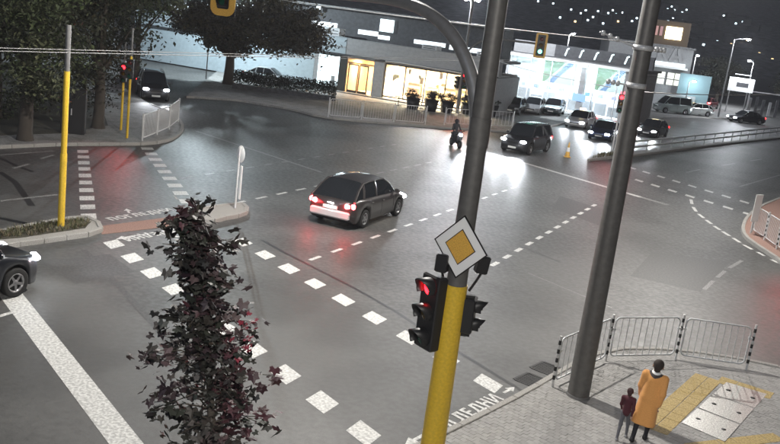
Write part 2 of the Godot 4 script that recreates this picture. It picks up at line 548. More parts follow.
	for i in 3:
		var t0 := i / 3.0 + 0.012
		var t1 := (i + 1) / 3.0 - 0.012
		var ps := begin()
		prism(ps, [pa.lerp(pd, t0), pb.lerp(pc, t0), pb.lerp(pc, t1), pa.lerp(pd, t1)], 0.10, 0.132 + 0.004 * i)
		var o := obj("access_cover", ps, M.plate, near)
		var hs := begin()
		for s in [0.2, 0.8]:
			var w := pa.lerp(pd, lerpf(t0, t1, 0.5)).lerp(pb.lerp(pc, lerpf(t0, t1, 0.5)), s)
			lathe(hs, [[0.0, 0.15], [0.05, 0.149], [0.055, 0.13]], Transform3D(Basis(), Vector3(w.x, -0.006, w.z)), 10)
		obj("lifting_eye", hs, M.iron, o)
	# storm drains in the gutter
	for q in [Vector3(3.57, 0, -18.49), Vector3(4.04, 0, -19.31)]:
		var g := thing("storm_drain", "dark iron storm drain grate in the gutter, " + ("by the lettering" if counts.get("storm_drain", 0) == 0 else "by the striped barrier post"), "drain grate", q, facing(Vector3(0.6, 0, -0.78)), "storm drain grates")
		var fs := begin()
		for x in [-0.27, 0.27]:
			box(fs, Vector3(x, 0.006, 0), Vector3(0.06, 0.012, 0.62))
		for z in [-0.31, 0.31]:
			box(fs, Vector3(0, 0.0065, z), Vector3(0.48, 0.013, 0.06))
		obj("frame", fs, M.iron, g)
		var ds := begin()
		box(ds, Vector3(0, 0.003, 0), Vector3(0.48, 0.004, 0.56))
		obj("pit", ds, M.black, g)
		for k in 7:
			var bs := begin()
			box(bs, Vector3(0, 0.008, -0.24 + k * 0.08), Vector3(0.47, 0.008, 0.03))
			obj("bar", bs, M.iron, g)

	# upper left pavement under the trees
	var e2 := [Vector3(-17.97, 0, -34.11), Vector3(-16.57, 0, -36.25), Vector3(-14.91, 0, -38.45), Vector3(-13.24, 0, -40.08), Vector3(-11.99, 0, -41.34), Vector3(-11.37, 0, -43.10), Vector3(-11.49, 0, -45.82), Vector3(-12.11, 0, -48.60), Vector3(-13.68, 0, -52.33), Vector3(-15.79, 0, -55.01)]
	var e2far := [Vector3(-22, 0, -66), Vector3(-30, 0, -84), Vector3(-60, 0, -84), Vector3(-60, 0, -30)]
	var p2 := slab("pavement", e2 + e2far, M.pavement)
	kerb_line(e2, p2)
	var soil := begin()
	prism(soil, [Vector3(-18.91, 0, -36.69), Vector3(-15.86, 0, -40.86), Vector3(-14.95, 0, -44.81), Vector3(-18.26, 0, -53.08), Vector3(-28, 0, -70), Vector3(-45, 0, -60)], 0.1, 0.126)
	obj("soil_bed", soil, M.soil, p2)
	# median island: planted part, level crossing part, nose
	var i1 := [Vector3(-11.18, 0, -23.84), Vector3(-10.59, 0, -25.24), Vector3(-9.75, 0, -26.83), Vector3(-9.27, 0, -26.75), Vector3(-8.76, 0, -26.09), Vector3(-8.73, 0, -25.41), Vector3(-9.37, 0, -24.42), Vector3(-10.10, 0, -23.44), Vector3(-10.66, 0, -22.73)]
	var isl := slab("median_island", i1, M.kerb)
	kerb_line(i1 + [i1[0]], isl, 0.0, 0.7)
	var so := begin()
	prism(so, [Vector3(-11.04, 0, -24.02), Vector3(-10.40, 0, -25.21), Vector3(-9.67, 0, -26.46), Vector3(-9.18, 0, -26.32), Vector3(-9.07, 0, -25.60), Vector3(-10.25, 0, -23.80), Vector3(-10.72, 0, -23.34)], 0.1, 0.15)
	obj("soil_bed", so, M.soil, isl)
	var i2 := [Vector3(-6.85, 0, -29.45), Vector3(-6.04, 0, -30.82), Vector3(-5.40, 0, -31.46), Vector3(-5.16, 0, -30.93), Vector3(-5.13, 0, -30.05), Vector3(-5.56, 0, -29.26), Vector3(-6.15, 0, -28.26)]
	var nose := slab("median_island", i2, M.kerb)
	kerb_line(i2 + [i2[0]], nose, 0.0, 0.6)
	var pk := begin()
	prism(pk, [Vector3(-8.90, 0, -26.41), Vector3(-6.81, 0, -29.28), Vector3(-6.16, 0, -28.41), Vector3(-8.55, 0, -25.57)], -0.02, 0.014)
	structure("crossing_path", pk, M.pink)
	# the far right corner
	var e3 := [Vector3(14.85, 0, -30.81), Vector3(15.20, 0, -33.47), Vector3(15.19, 0, -35.49), Vector3(15.24, 0, -37.09), Vector3(15.81, 0, -39.20), Vector3(17.41, 0, -42.76), Vector3(19.74, 0, -46.72), Vector3(23.07, 0, -51.53)]
	var p3 := slab("pavement", e3 + [Vector3(40, 0, -60), Vector3(40, 0, -30)], M.pink)
	kerb_line(e3, p3)
	# long median along the far road
	var m1 := [Vector3(11.88, 0, -55.47), Vector3(16.72, 0, -61.68), Vector3(24.07, 0, -71.63), Vector3(40.36, 0, -93.25)]
	var m2 := [Vector3(41.27, 0, -95.46), Vector3(24.66, 0, -73.50), Vector3(17.23, 0, -63.73), Vector3(12.97, 0, -58.39)]
	var med := slab("median_island", m1 + m2, M.kerb)
	kerb_line(m1, med, 0.0, 1.2)
	# far pavement before the long building
	var e4 := [Vector3(-15.15, 0, -61.37), Vector3(-12.10, 0, -63.26), Vector3(-7.97, 0, -62.11), Vector3(-4.93, 0, -59.95), Vector3(1.24, 0, -61.89), Vector3(7.18, 0, -65.03), Vector3(9.76, 0, -67.87), Vector3(15.39, 0, -80.11), Vector3(22.51, 0, -91.26)]
	var p4 := slab("pavement", e4 + [Vector3(26, 0, -100), Vector3(-20, 0, -100)], M.pavement)
	kerb_line(e4, p4, 0.0, 1.5)
	var e5 := [Vector3(25.63, 0, -93.38), Vector3(32.90, 0, -103.40), Vector3(39.23, 0, -108.91), Vector3(47.20, 0, -125.07)]
	var p5 := slab("pavement", e5 + [Vector3(62, 0, -150), Vector3(30, 0, -130)], M.pavement)
	kerb_line(e5, p5, 0.0, 1.5)

func tactile_strip(seg: Array, w: float, parent: Node3D) -> void:
	# yellow slabs 0.4 m long, one by one
	var a: Vector3 = seg[0]
	var b: Vector3 = seg[1]
	var d := (b - a).normalized()
	var v := d.cross(Vector3.UP)
	var n := int((b - a).length() / 0.4)
	var rows := 2 if w > 0.45 else 1
	for i in n:
		for k in rows:
			var c := a + d * (i + 0.5) * 0.4 + v * ((k + 0.5) / rows - 0.5) * w
			var s := begin()
			box(s, Vector3.ZERO, Vector3(w / rows - 0.008, 0.05, 0.392), Basis(), 0.006)
			s.generate_normals()
			var mesh := s.commit()
			var bb := Basis.looking_at(d, Vector3.UP)
			var o := put_mesh("tactile_slab", mesh, M.tactile, parent, Transform3D(bb, Vector3(c.x, 0.105 + rng.randf_range(0, 0.004), c.z)))
			o.set_meta("kind", "structure")

func lay_pavers(parent: Node3D, edge: Array) -> void:
	# small paving stones over the corner, too small to pick apart one by one
	var poly := PackedVector2Array()
	for p in edge:
		poly.append(Vector2(p.x, p.z))
	poly.append(Vector2(24, 6))
	poly.append(Vector2(-8.2, 6))
	var inner: Array = Geometry2D.offset_polygon(poly, -0.1)
	var region: PackedVector2Array = inner[0]
	var xs := []
	var cs := []
	var bb := Basis(Vector3.UP, facing(Vector3(0.64, 0, -0.77)))
	for i in range(-100, 100):
		for j in range(-70, 90):
			var q := bb * Vector3((i + 0.5 * (j % 2)) * 0.135, 0, j * 0.125)
			q += Vector3(6.0, 0, -17.5)
			if q.x < -1.0 or q.x > 14 or q.z > -12.5 or q.z < -21.6:
				continue
			if not Geometry2D.is_point_in_polygon(Vector2(q.x, q.z), region):
				continue
			xs.append(Transform3D(bb * Basis(Vector3.RIGHT, rng.randf_range(-0.012, 0.012)), Vector3(q.x, 0.095 + rng.randf_range(-0.002, 0.003), q.z)))
			var t := rng.randf_range(0.86, 1.1)
			cs.append(Color(0.27 * t, 0.265 * t, 0.255 * t))
	var s := begin()
	box(s, Vector3.ZERO, Vector3(0.131, 0.06, 0.121), Basis(), 0.002)
	s.generate_normals()
	var mm := MultiMesh.new()
	mm.transform_format = MultiMesh.TRANSFORM_3D
	mm.use_colors = true
	mm.mesh = s.commit()
	mm.instance_count = xs.size()
	for i in xs.size():
		mm.set_instance_transform(i, xs[i])
		mm.set_instance_color(i, cs[i])
	var o := MultiMeshInstance3D.new()
	o.name = "paving_stones"
	o.multimesh = mm
	var m := StandardMaterial3D.new()
	m.vertex_color_use_as_albedo = true
	m.roughness = 0.75
	o.material_override = m
	o.set_meta("kind", "stuff")
	parent.add_child(o)

# ---------- street furniture ----------
func lens_disc(r: float, xf: Transform3D) -> SurfaceTool:
	var st := begin()
	lathe(st, [[0.0, r * 0.25], [r * 0.5, r * 0.2], [r * 0.85, r * 0.08], [r, 0.0]], xf, 18)
	return st

func visor(r: float, length: float, xf: Transform3D) -> SurfaceTool:
	# a hood open below: local y is the lens axis, local z points up
	var st := begin()
	st.set_smooth_group(1)
	var rings := []
	for layer in [[r, 0.0, 0.0], [r, length * 0.55, length], [r - 0.008, length * 0.55, length], [r - 0.008, 0.0, 0.0]]:
		var ring := []
		for j in 15:
			var a := -PI * 0.22 + PI * 1.44 * j / 14.0
			var reach: float = lerpf(layer[1], layer[2], maxf(0.0, sin(a)))
			ring.append(xf * Vector3(cos(a) * layer[0], reach, sin(a) * layer[0]))
		rings.append(ring)
	skin(st, rings, false)
	return st

func signal_head(parent: Node3D, at: Vector3, n: Vector3, r: float, lit: int, board := Vector2.ZERO, energy := 0.0, lenses := 3) -> Node3D:
	# housing with lenses from the top down: red, amber, green
	var w := r * 3.1
	var b := look(n)
	var st := begin()
	box(st, Vector3(0, 0, -0.09), Vector3(w, w * lenses * 0.98, 0.2), Basis(), 0.03)
	st.generate_normals()
	var head := put_mesh("signal_head", st.commit(), M.housing, parent, Transform3D(b, at))
	if board != Vector2.ZERO:
		var bs := begin()
		box(bs, Vector3(0, 0, -0.04), Vector3(board.x, board.y, 0.02), Basis(), 0.008)
		obj("backing_board", bs, M.housing, head)
		var es := begin()
		var t := 0.16
		var rings := []
		for e in [[0.0, 0.012], [0.0, 0.02], [t, 0.02], [t, 0.012]]:
			var ring := []
			var hx: float = board.x / 2 - e[0]
			var hy: float = board.y / 2 - e[0]
			var rr: float = maxf(0.2 - e[0], 0.04)
			for c in [[1, 1, 0.0], [-1, 1, PI / 2], [-1, -1, PI], [1, -1, PI * 1.5]]:
				for k in 5:
					var a: float = c[2] + PI / 2 * k / 4.0
					ring.append(Vector3(c[0] * (hx - rr) + cos(a) * rr, c[1] * (hy - rr) + sin(a) * rr, e[1] - 0.04))
			rings.append(ring)
		rings.append(rings[0])
		es.set_smooth_group(-1)
		skin(es, rings, true)
		obj("border", es, M.orange, head)
	var on := [M.red_on, M.red_on, M.green_on]
	var off := [M.lens_red, M.lens_amber, M.lens_green]
	for k in lenses:
		var y := (lenses - 1) / 2.0 * w - k * w
		var idx := k if lenses == 3 else k * 2
		var axis := Basis(Vector3.RIGHT, Vector3(0, 0, 1), Vector3(0, 1, 0))
		var xf := Transform3D(axis, Vector3(0, y, 0.012))
		var lm: Material = on[idx] if idx == lit else off[idx]
		var l := obj("lens", lens_disc(r, xf), lm, head)
		if idx == lit:
			l.set_meta("label", "lit red lens" if lit == 0 else "lit green lens")
		obj("visor", visor(r * 1.18, r * 1.9, xf), M.housing, head)
	if lit >= 0 and energy > 0:
		var idx2: float = lit if lenses == 3 else lit / 2.0
		beam(head, Vector3(0, (lenses - 1) / 2.0 * w - idx2 * w, 0.06), Vector3(0, -0.14, 1), Color(1, 0.1, 0.12) if lit == 0 else Color(0.4, 1, 0.85), energy, 38.0, r * 0.8)
	return head

func make_near_mast() -> void:
	var B := Vector3(1.2, 0.12, -13.8)
	var t := thing("signal_mast", "yellow and grey signal mast with priority sign and long curved arm over the road", "traffic light", B)
	var st := begin()
	tube(st, [Vector3(0, -0.1, 0), Vector3(0, 3.28, 0)], [0.21, 0.185], 24)
	obj("yellow_sleeve", st, M.yellow, t)
	st = begin()
	tube(st, [Vector3(0, 3.28, 0), Vector3(0, 9.2, 0)], [0.168, 0.14], 24)
	obj("pole", st, M.pole, t)
	st = begin()
	lathe(st, [[0.3, 0.0], [0.3, 0.03], [0.2, 0.05], [0.19, 0.12]], Transform3D(), 20)
	obj("base_flange", st, M.grey_pole, t)
	# the arm leaves the pole at 6.2 m, bends over and runs out above the lanes
	var d := -CROSSING
	var pts := []
	for p in [[0.05, 5.75], [0.16, 6.2], [0.35, 6.6], [0.7, 7.0], [1.2, 7.33], [1.9, 7.55], [2.9, 7.63], [4.5, 7.6], [6.5, 7.55], [9.6, 7.5]]:
		pts.append(d * p[0] + Vector3(0, p[1], 0))
	var smooth := curve_points(pts, 0.25)
	var radii := []
	for i in smooth.size():
		radii.append(lerpf(0.115, 0.07, float(i) / smooth.size()))
	st = begin()
	tube(st, smooth, radii, 16)
	obj("arm", st, M.grey_pole, t)
	st = begin()
	tube(st, [Vector3(0, 5.55, 0), Vector3(0, 6.0, 0)], 0.172, 20)
	obj("clamp", st, M.pole, t)
	# overhead head with a bordered board, seen at the arm's end
	var end := d * 9.0 + Vector3(0, 7.5, 0)
	signal_head(t, end + Vector3(0, 0, 0), Vector3(-0.25, 0, 1).normalized(), 0.1, -1, Vector2(0.62, 1.3))
	# side heads
	signal_head(t, Vector3(-0.42, 2.76, 0.06), Vector3(-0.78, 0, 0.62).normalized(), 0.14, 0, Vector2.ZERO, 6.0)
	signal_head(t, Vector3(0.36, 2.78, -0.02), Vector3(0.97, 0, 0.22).normalized(), 0.1, -1, Vector2.ZERO, 0.0, 2)
	st = begin()
	for y in [2.45, 3.1]:
		box(st, Vector3(0, y, 0), Vector3(0.66, 0.06, 0.08))
	obj("bracket", st, M.iron, t)
	# push-button sounders on stalks
	for s in [[-0.28, 3.62, -0.36], [0.36, 3.68, 0.22]]:
		var bs := begin()
		box(bs, Vector3(s[0], s[1], 0.05), Vector3(0.2, 0.3, 0.16), Basis(Vector3.UP, s[2]) * Basis(Vector3(0, 0, 1), -0.12 if s[0] > 0 else 0.0), 0.02)
		var o := obj("detector", bs, M.housing, t)
		var ss := begin()
		tube(ss, [Vector3(s[0] * 0.6, 3.2, 0.02), Vector3(s[0] * 0.86, 3.4, 0.04), Vector3(s[0], 3.52, 0.05)], 0.022, 8)
		obj("stalk", ss, M.housing, o)
	# the priority road sign: a white square on its corner with a yellow square inside
	var n := Vector3(-0.62, 0.0, 0.78).normalized()
	var sign_at := Vector3(0.11, 3.96, 0.02) + n * 0.245
	var sb := look(n) * Basis(Vector3(0, 0, 1), PI / 4)
	st = begin()
	box(st, Vector3.ZERO, Vector3(0.70, 0.70, 0.012), Basis(), 0.005)
	st.generate_normals()
	var sg := put_mesh("priority_sign", st.commit(), M.sign_white, t, Transform3D(sb, sign_at))
	for q in [[0.0085, 0.42, M.black], [0.0125, 0.39, M.orange]]:
		st = begin()
		box(st, Vector3(0, 0, q[0]), Vector3(q[1], q[1], 0.004))
		obj("sign_field", st, q[2], sg)
	st = begin()
	for e in 4:
		box(st, Basis(Vector3(0, 0, 1), e * PI / 2) * Vector3(0, 0.358, 0), Vector3(0.734, 0.016, 0.022), Basis(Vector3(0, 0, 1), e * PI / 2))
	obj("sign_rim", st, M.iron, sg)
	st = begin()
	box(st, Vector3(0.11, 3.98, 0.02) + n * 0.215, Vector3(0.08, 0.05, 0.04), look(n))
	obj("sign_clip", st, M.steel, t)

func make_wire_pole() -> Vector3:
	var B := Vector3(4.45, 0.12, -17.65)
	var t := thing("trolley_wire_pole", "tall thick dark tapered pole on the corner beside the orange coat", "pole", B)
	var st := begin()
	tube(st, [Vector3(0, -0.05, 0), Vector3(0, 10.4, 0)], [0.235, 0.15], 16)
	obj("shaft", st, M.pole, t)
	st = begin()
	tube(st, [Vector3(0, -0.05, 0), Vector3(0, 0.06, 0)], [0.27, 0.25], 16)
	obj("collar", st, M.grey_pole, t)
	for y in [6.62, 7.35, 9.9]:
		st = begin()
		lathe(st, [[0.17, y - 0.05], [0.2, y - 0.05], [0.2, y + 0.05], [0.17, y + 0.05]], Transform3D(), 16)
		obj("band", st, M.steel, t)
	for q in [[7.3, Vector3(-0.9, 0.25, 0.1)], [7.35, Vector3(0.5, 0.0, -0.2)], [6.6, Vector3(-0.6, 0.03, 0)]]:
		st = begin()
		var a := Vector3(0, q[0], 0)
		tube(st, [a, a + q[1]], 0.02, 6)
		for k in 3:
			var c: Vector3 = a + q[1] * (0.6 + 0.16 * k)
			lathe(st, [[0.0, -0.04], [0.05, -0.03], [0.05, 0.03], [0.0, 0.04]], Transform3D(Basis(Vector3(0, 0, 1), PI / 2), c), 8)
		obj("insulator", st, M.steel, t)
	return B

func wire(called: String, a: Vector3, b: Vector3, sag: float, r: float, label: String, group := "overhead wires") -> void:
	var pts := []
	for i in 25:
		var s := i / 24.0
		pts.append(a.lerp(b, s) - Vector3(0, sag * 4 * s * (1 - s), 0))
	var st := begin()
	tube(st, pts, r, 5)
	var o := obj(numbered(called), st, M.wire, self)
	tag(o, label, "wire", group)

func barrier(a: Vector3, b: Vector3, h: float, bars: int, label: String, group: String, m: Material, post_a := true, post_b := false, striped := true, sides := 6, r := 0.018) -> void:
	var L := (b - a).length()
	var t := thing("barrier", label, "barrier", a, atan2(-(b - a).z, (b - a).x), group)
	var x0 := 0.09
	var x1 := L - 0.09
	var y0 := 0.14
	var y1 := h
	var c := 0.12
	var loop := []
	for q in [[x1 - c, y1 - c, 0.0], [x0 + c, y1 - c, PI / 2], [x0 + c, y0 + c, PI], [x1 - c, y0 + c, PI * 1.5]]:
		for k in 5:
			var ang: float = q[2] + PI / 2 * k / 4.0
			loop.append(Vector3(q[0] + cos(ang) * c, q[1] + sin(ang) * c, 0))
	loop.append(loop[0])
	loop.append(loop[1])
	var st := begin()
	tube(st, loop, r * 1.15, sides, false)
	obj("frame", st, m, t)
	var bs := begin()
	tube(bs, [Vector3(0, y0, 0), Vector3(0, y1, 0)], r * 0.62, sides, false)
	bs.generate_normals()
	var bm := bs.commit()
	for i in bars:
		var x := lerpf(x0, x1, (i + 1.0) / (bars + 1.0))
		put_mesh("bar", bm, m, t, Transform3D(Basis(), Vector3(x, 0, 0)))
	for e in [[post_a, 0.0], [post_b, L]]:
		if e[0]:
			var ps := begin()
			tube(ps, [Vector3(e[1], -0.02, 0), Vector3(e[1], h + 0.08, 0)], r * 1.7, 8)
			var p := obj("post", ps, M.white_metal if striped else m, t)
			if striped:
				for k in 5:
					var ss := begin()
					var y := 0.18 + k * 0.2
					tube(ss, [Vector3(e[1], y, 0), Vector3(e[1], y + 0.1, 0)], r * 1.7 + 0.003, 8)
					obj("dark_band", ss, M.iron, p)
	for x in [x0 + 0.03, x1 - 0.03]:
		var cs := begin()
		box(cs, Vector3(x + (-0.05 if x < L / 2 else 0.05), h * 0.75, 0), Vector3(0.1, 0.05, 0.05))
		obj("clip", cs, m, t)

func street_lamp(base: Vector3, h: float, arm: Vector3, label: String, e: float, two := false, c := Color(0.95, 0.97, 1.0), r := 0.16) -> void:
	var t := thing("street_lamp", label, "street lamp", base, 0.0, "street lamps")
	var st := begin()
	tube(st, [Vector3(0, -0.05, 0), Vector3(0, h * 0.5, 0), Vector3(0, h, 0)], [0.11, 0.09, 0.06], 10)
	obj("pole", st, M.grey_pole, t)
	for s in ([1.0, -1.0] if two else [1.0]):
		var tip: Vector3 = Vector3(0, h + 0.25, 0) + arm * s
		st = begin()
		tube(st, [Vector3(0, h - 0.05, 0), Vector3(0, h + 0.15, 0) + arm * s * 0.3, tip], 0.045, 8)
		obj("arm", st, M.grey_pole, t)
		st = begin()
		box(st, tip + Vector3(0, 0.06, 0), Vector3(0.34, 0.1, 0.7), look(arm.normalized()), 0.04)
		var hd := obj("lamp_head", st, M.grey_pole, t)
		var bs := begin()
		lathe(bs, [[0.0, 0.0], [r * 0.7, -0.02], [r, -0.08], [r * 0.8, -0.16], [0.0, -0.2]], Transform3D(Basis(), tip), 14)
		obj("bulb", bs, M.bulb, hd)
		lamp_light(t, tip + Vector3(0, -0.28, 0), c, e, 0.15)

func hung_lamp(at: Vector3, a: Vector3, b: Vector3, label: String, e: float, c := Color(1.0, 0.98, 0.95)) -> void:
	# a street lamp hung on a span wire over the junction
	var t := thing("hung_street_lamp", label, "street lamp", at, 0.0, "street lamps")
	var st := begin()
	tube(st, [a - at, Vector3(0, 0.35, 0), b - at], 0.012, 5)
	obj("span_wire", st, M.wire, t)
	st = begin()
	lathe(st, [[0.02, 0.35], [0.05, 0.3], [0.09, 0.2], [0.28, 0.05], [0.3, 0.0], [0.27, 0.0], [0.08, 0.14], [0.0, 0.15]], Transform3D(), 20)
	obj("lamp_shade", st, M.grey_pole, t)
	st = begin()
	lathe(st, [[0.0, 0.1], [0.1, 0.06], [0.17, -0.02], [0.13, -0.1], [0.0, -0.13]], Transform3D(), 16)
	obj("bulb", st, M.bulb, t)
	lamp_light(t, Vector3(0, -0.22, 0), c, e, 0.16)

func plain_signal(base: Vector3, h: float, n: Vector3, lit: int, label: String, e := 0.0, yellow := true, hy := 3.0, r := 0.1) -> void:
	var t := thing("signal_post", label, "traffic light", base, 0.0, "signal posts")
	var st := begin()
	tube(st, [Vector3(0, -0.05, 0), Vector3(0, h * 0.75, 0)], 0.06, 10)
	obj("pole", st, M.yellow if yellow else M.white_metal, t)
	st = begin()
	tube(st, [Vector3(0, h * 0.75, 0), Vector3(0, h, 0)], 0.05, 10)
	obj("pole_top", st, M.grey_pole, t)
	signal_head(t, Vector3(0, hy, 0) + n * 0.2, n, r, lit, Vector2.ZERO, e)
	st = begin()
	for y in [hy - 0.3, hy + 0.3]:
		box(st, Vector3(0, y, 0) + n * 0.08, Vector3(0.05, 0.05, 0.18), look(n))
	obj("bracket", st, M.iron, t)

# ---------- plants ----------
func leaf_at(st: SurfaceTool, p: Vector3, b: Basis, s: float, c: Color, lobed: bool) -> void:
	st.set_color(c)
	if not lobed:
		var a := p + b * Vector3(0, 0, -s)
		var d := p + b * Vector3(0, 0, s)
		var l := p + b * Vector3(-s * 0.55, s * 0.2, 0)
		var r := p + b * Vector3(s * 0.55, s * 0.2, 0)
		for v in [a, l, d, a, d, r]:
			st.add_vertex(v)
		return
	# a five-lobed leaf hung from its stalk
	var out := []
	for k in 11:
		var ang := -2.5 + 5.0 * k / 10.0
		var reach: float = (1.0 - 0.12 * absf(ang)) if k % 2 == 1 else 0.6
		if k == 5:
			reach = 1.15
		out.append(p + b * Vector3(sin(ang) * reach * s, -absf(sin(ang)) * s * 0.18, cos(ang) * reach * s))
	for k in 10:
		for v in [p, out[k], out[k + 1]]:
			st.add_vertex(v)

func rand_basis(droop := 0.0) -> Basis:
	return Basis(Vector3.UP, rng.randf() * TAU) * Basis(Vector3.RIGHT, rng.randf_range(-0.8, 0.8) + droop) * Basis(Vector3(0, 0, 1), rng.randf_range(-0.7, 0.7))

func crown(parent: Node3D, at: Vector3, rad: Vector3, clumps: int, per: int, size: float, clump_r: float, cols: Array, called := "crown") -> void:
	var st := begin()
	st.set_smooth_group(-1)
	for i in clumps:
		var d := Vector3(rng.randfn(), rng.randfn(), rng.randfn()).normalized()
		var c := at + d * rad * pow(rng.randf(), 0.4)
		var col: Color = cols[rng.randi() % cols.size()]
		var cr := clump_r * rng.randf_range(0.6, 1.3)
		for k in per:
			var v := Vector3(rng.randfn(), rng.randfn() * 0.6, rng.randfn()) * cr * 0.55
			var t := rng.randf_range(0.65, 1.3)
			leaf_at(st, c + v, rand_basis(0.3), size * rng.randf_range(0.6, 1.2), Color(col.r * t, col.g * t, col.b * t), false)
	obj(called, st, M.leaf, parent)

func limbs(parent: Node3D, h: float, r: float, spread: float, top: float, n: int, lean := Vector3.ZERO) -> void:
	var st := begin()
	tube(st, [Vector3(0, -0.1, 0), Vector3(0, 0.3, 0), lean * 0.5 + Vector3(0.04, h * 0.55, 0.02), lean + Vector3(0, h, 0), lean * 1.2 + Vector3(0.1, (h + top) / 2, 0.1), lean * 1.4 + Vector3(0.15, top, 0)], [r * 1.35, r * 1.05, r * 0.9, r * 0.75, r * 0.4, r * 0.1], 10)
	for i in n:
		var a := TAU * i / n + rng.randf() * 0.6
		var s := Vector3(cos(a), 0, sin(a)) * spread * rng.randf_range(0.6, 1.0)
		var y := h * rng.randf_range(0.75, 1.05)
		tube(st, [lean * 0.9 + Vector3(0, y, 0), lean + s * 0.4 + Vector3(0, y + (top - h) * 0.25, 0), lean + s + Vector3(0, y + (top - h) * 0.6, 0)], [r * 0.45, r * 0.28, r * 0.08], 7)
	obj("trunk", st, M.bark, parent)

func tree(at: Vector3, label: String, h: float, r: float, ctr: Vector3, rad: Vector3, clumps: int, per: int, cols: Array, size := 0.16, lean := Vector3.ZERO) -> void:
	var t := thing("tree", label, "tree", at, 0.0, "street trees")
	limbs(t, h, r, (rad.x + rad.z) * 0.4, ctr.y + rad.y * 0.6, 7, lean)
	crown(t, ctr, rad, clumps, per, size, minf(rad.x, rad.y) * 0.42, cols)

func make_young_maple() -> void:
	var B := Vector3(-1.46, 0.12, -8.5)
	var t := thing("maple_tree", "slender young maple with dark red leaves standing before the crossing", "tree", B)
	var axis := [Vector3(0, -0.1, 0), Vector3(-0.02, 1.4, 0), Vector3(-0.1, 2.8, 0), Vector3(-0.22, 3.8, 0.02), Vector3(-0.36, 4.6, 0.02), Vector3(-0.47, 5.24, 0)]
	var st := begin()
	tube(st, axis, [0.07, 0.055, 0.045, 0.032, 0.018, 0.006], 10)
	var ls := begin()
	ls.set_smooth_group(-1)
	var cols := [Color(0.03, 0.018, 0.021), Color(0.022, 0.021, 0.019), Color(0.06, 0.022, 0.028), Color(0.028, 0.03, 0.024), Color(0.08, 0.055, 0.058), Color(0.045, 0.04, 0.036)]
	for i in 105:
		var s := i / 104.0
		var y := lerpf(2.5, 5.16, s)
		var w := pick([[0.0, 0.12], [0.1, 0.2], [0.18, 0.48], [0.3, 0.64], [0.46, 0.62], [0.58, 0.38], [0.72, 0.24], [0.84, 0.3], [0.95, 0.34], [1.0, 0.15]], s)
		var a := i * 2.4 + rng.randf() * 0.7
		var k := 0
		while k < axis.size() - 2 and axis[k + 1].y < y:
			k += 1
		var o: Vector3 = axis[k].lerp(axis[k + 1], (y - axis[k].y) / (axis[k + 1].y - axis[k].y))
		var reach := w * rng.randf_range(0.4, 1.3)
		var d := Vector3(cos(a), 0, sin(a))
		var tip := o + d * reach + Vector3(0, rng.randf_range(-0.05, 0.22), 0)
		var mid := o.lerp(tip, 0.5) + Vector3(0, 0.06, 0)
		tube(st, [o, mid, tip], [0.011, 0.007, 0.003], 5)
		var col: Color = cols[rng.randi() % cols.size()]
		for q in 20:
			var f := pow(rng.randf(), 0.42)
			var p := (o.lerp(mid, f * 2) if f < 0.5 else mid.lerp(tip, f * 2 - 1)) + Vector3(rng.randfn(), rng.randfn() * 0.7 - 0.3, rng.randfn()) * 0.085
			var tt := rng.randf_range(0.4, 1.25)
			leaf_at(ls, p, rand_basis(0.5), rng.randf_range(0.045, 0.09), Color(col.r * tt, col.g * tt, col.b * tt), true)
	obj("trunk", st, M.bark, t)
	obj("crown", ls, M.leaf, t)
	# a few bright red young leaves on one twig
	var rs := begin()
	rs.set_smooth_group(-1)
	for i in 26:
		leaf_at(rs, Vector3(0.17, 4.1, 0.1) + Vector3(rng.randfn() * 0.05, rng.randfn() * 0.12, rng.randfn() * 0.05), rand_basis(0.5), rng.randf_range(0.03, 0.055), Color(0.22, 0.03, 0.05), true)
	var o := obj("young_leaves", rs, M.leaf, t)
	o.set_meta("label", "bright red young leaves")

func grass_tufts(parent: Node3D, poly: Array, n: int, h: float, y: float) -> void:
	var st := begin()
	st.set_smooth_group(-1)
	var flat := PackedVector2Array()
	var lo := Vector2(1e9, 1e9)
	var hi := Vector2(-1e9, -1e9)
	for p in poly:
		var q := Vector2(p.x, p.z)
		flat.append(q)
		lo = lo.min(q)
		hi = hi.max(q)
	for i in n:
		var q := Vector2(rng.randf_range(lo.x, hi.x), rng.randf_range(lo.y, hi.y))
		if not Geometry2D.is_point_in_polygon(q, flat):
			continue
		for k in 5:
			var a := rng.randf() * TAU
			var d := Vector3(cos(a), 0, sin(a))
			var b := Vector3(q.x, y, q.y) + d * 0.03
			var t := rng.randf_range(0.6, 1.5)
			st.set_color(Color(0.07 * t, 0.075 * t, 0.03 * t) if rng.randf() < 0.6 else Color(0.12 * t, 0.09 * t, 0.05 * t))
			var s := d.cross(Vector3.UP) * 0.012
			for v in [b - s, b + s, b + d * h * 0.5 + Vector3(0, h * rng.randf_range(0.5, 1.2), 0)]:
				st.add_vertex(v)
	var o := obj("grass", st, M.leaf, parent)
	o.set_meta("kind", "stuff")

# ---------- vehicles ----------
func pick(tab: Array, s: float) -> float:
	if s <= tab[0][0]:
		return tab[0][1]
	for i in tab.size() - 1:
		if s <= tab[i + 1][0]:
			var t: float = (s - tab[i][0]) / (tab[i + 1][0] - tab[i][0])
			t = t * t * (3 - 2 * t) if tab[i].size() > 2 else t
			return lerpf(tab[i][1], tab[i + 1][1], t)
	return tab[-1][1]

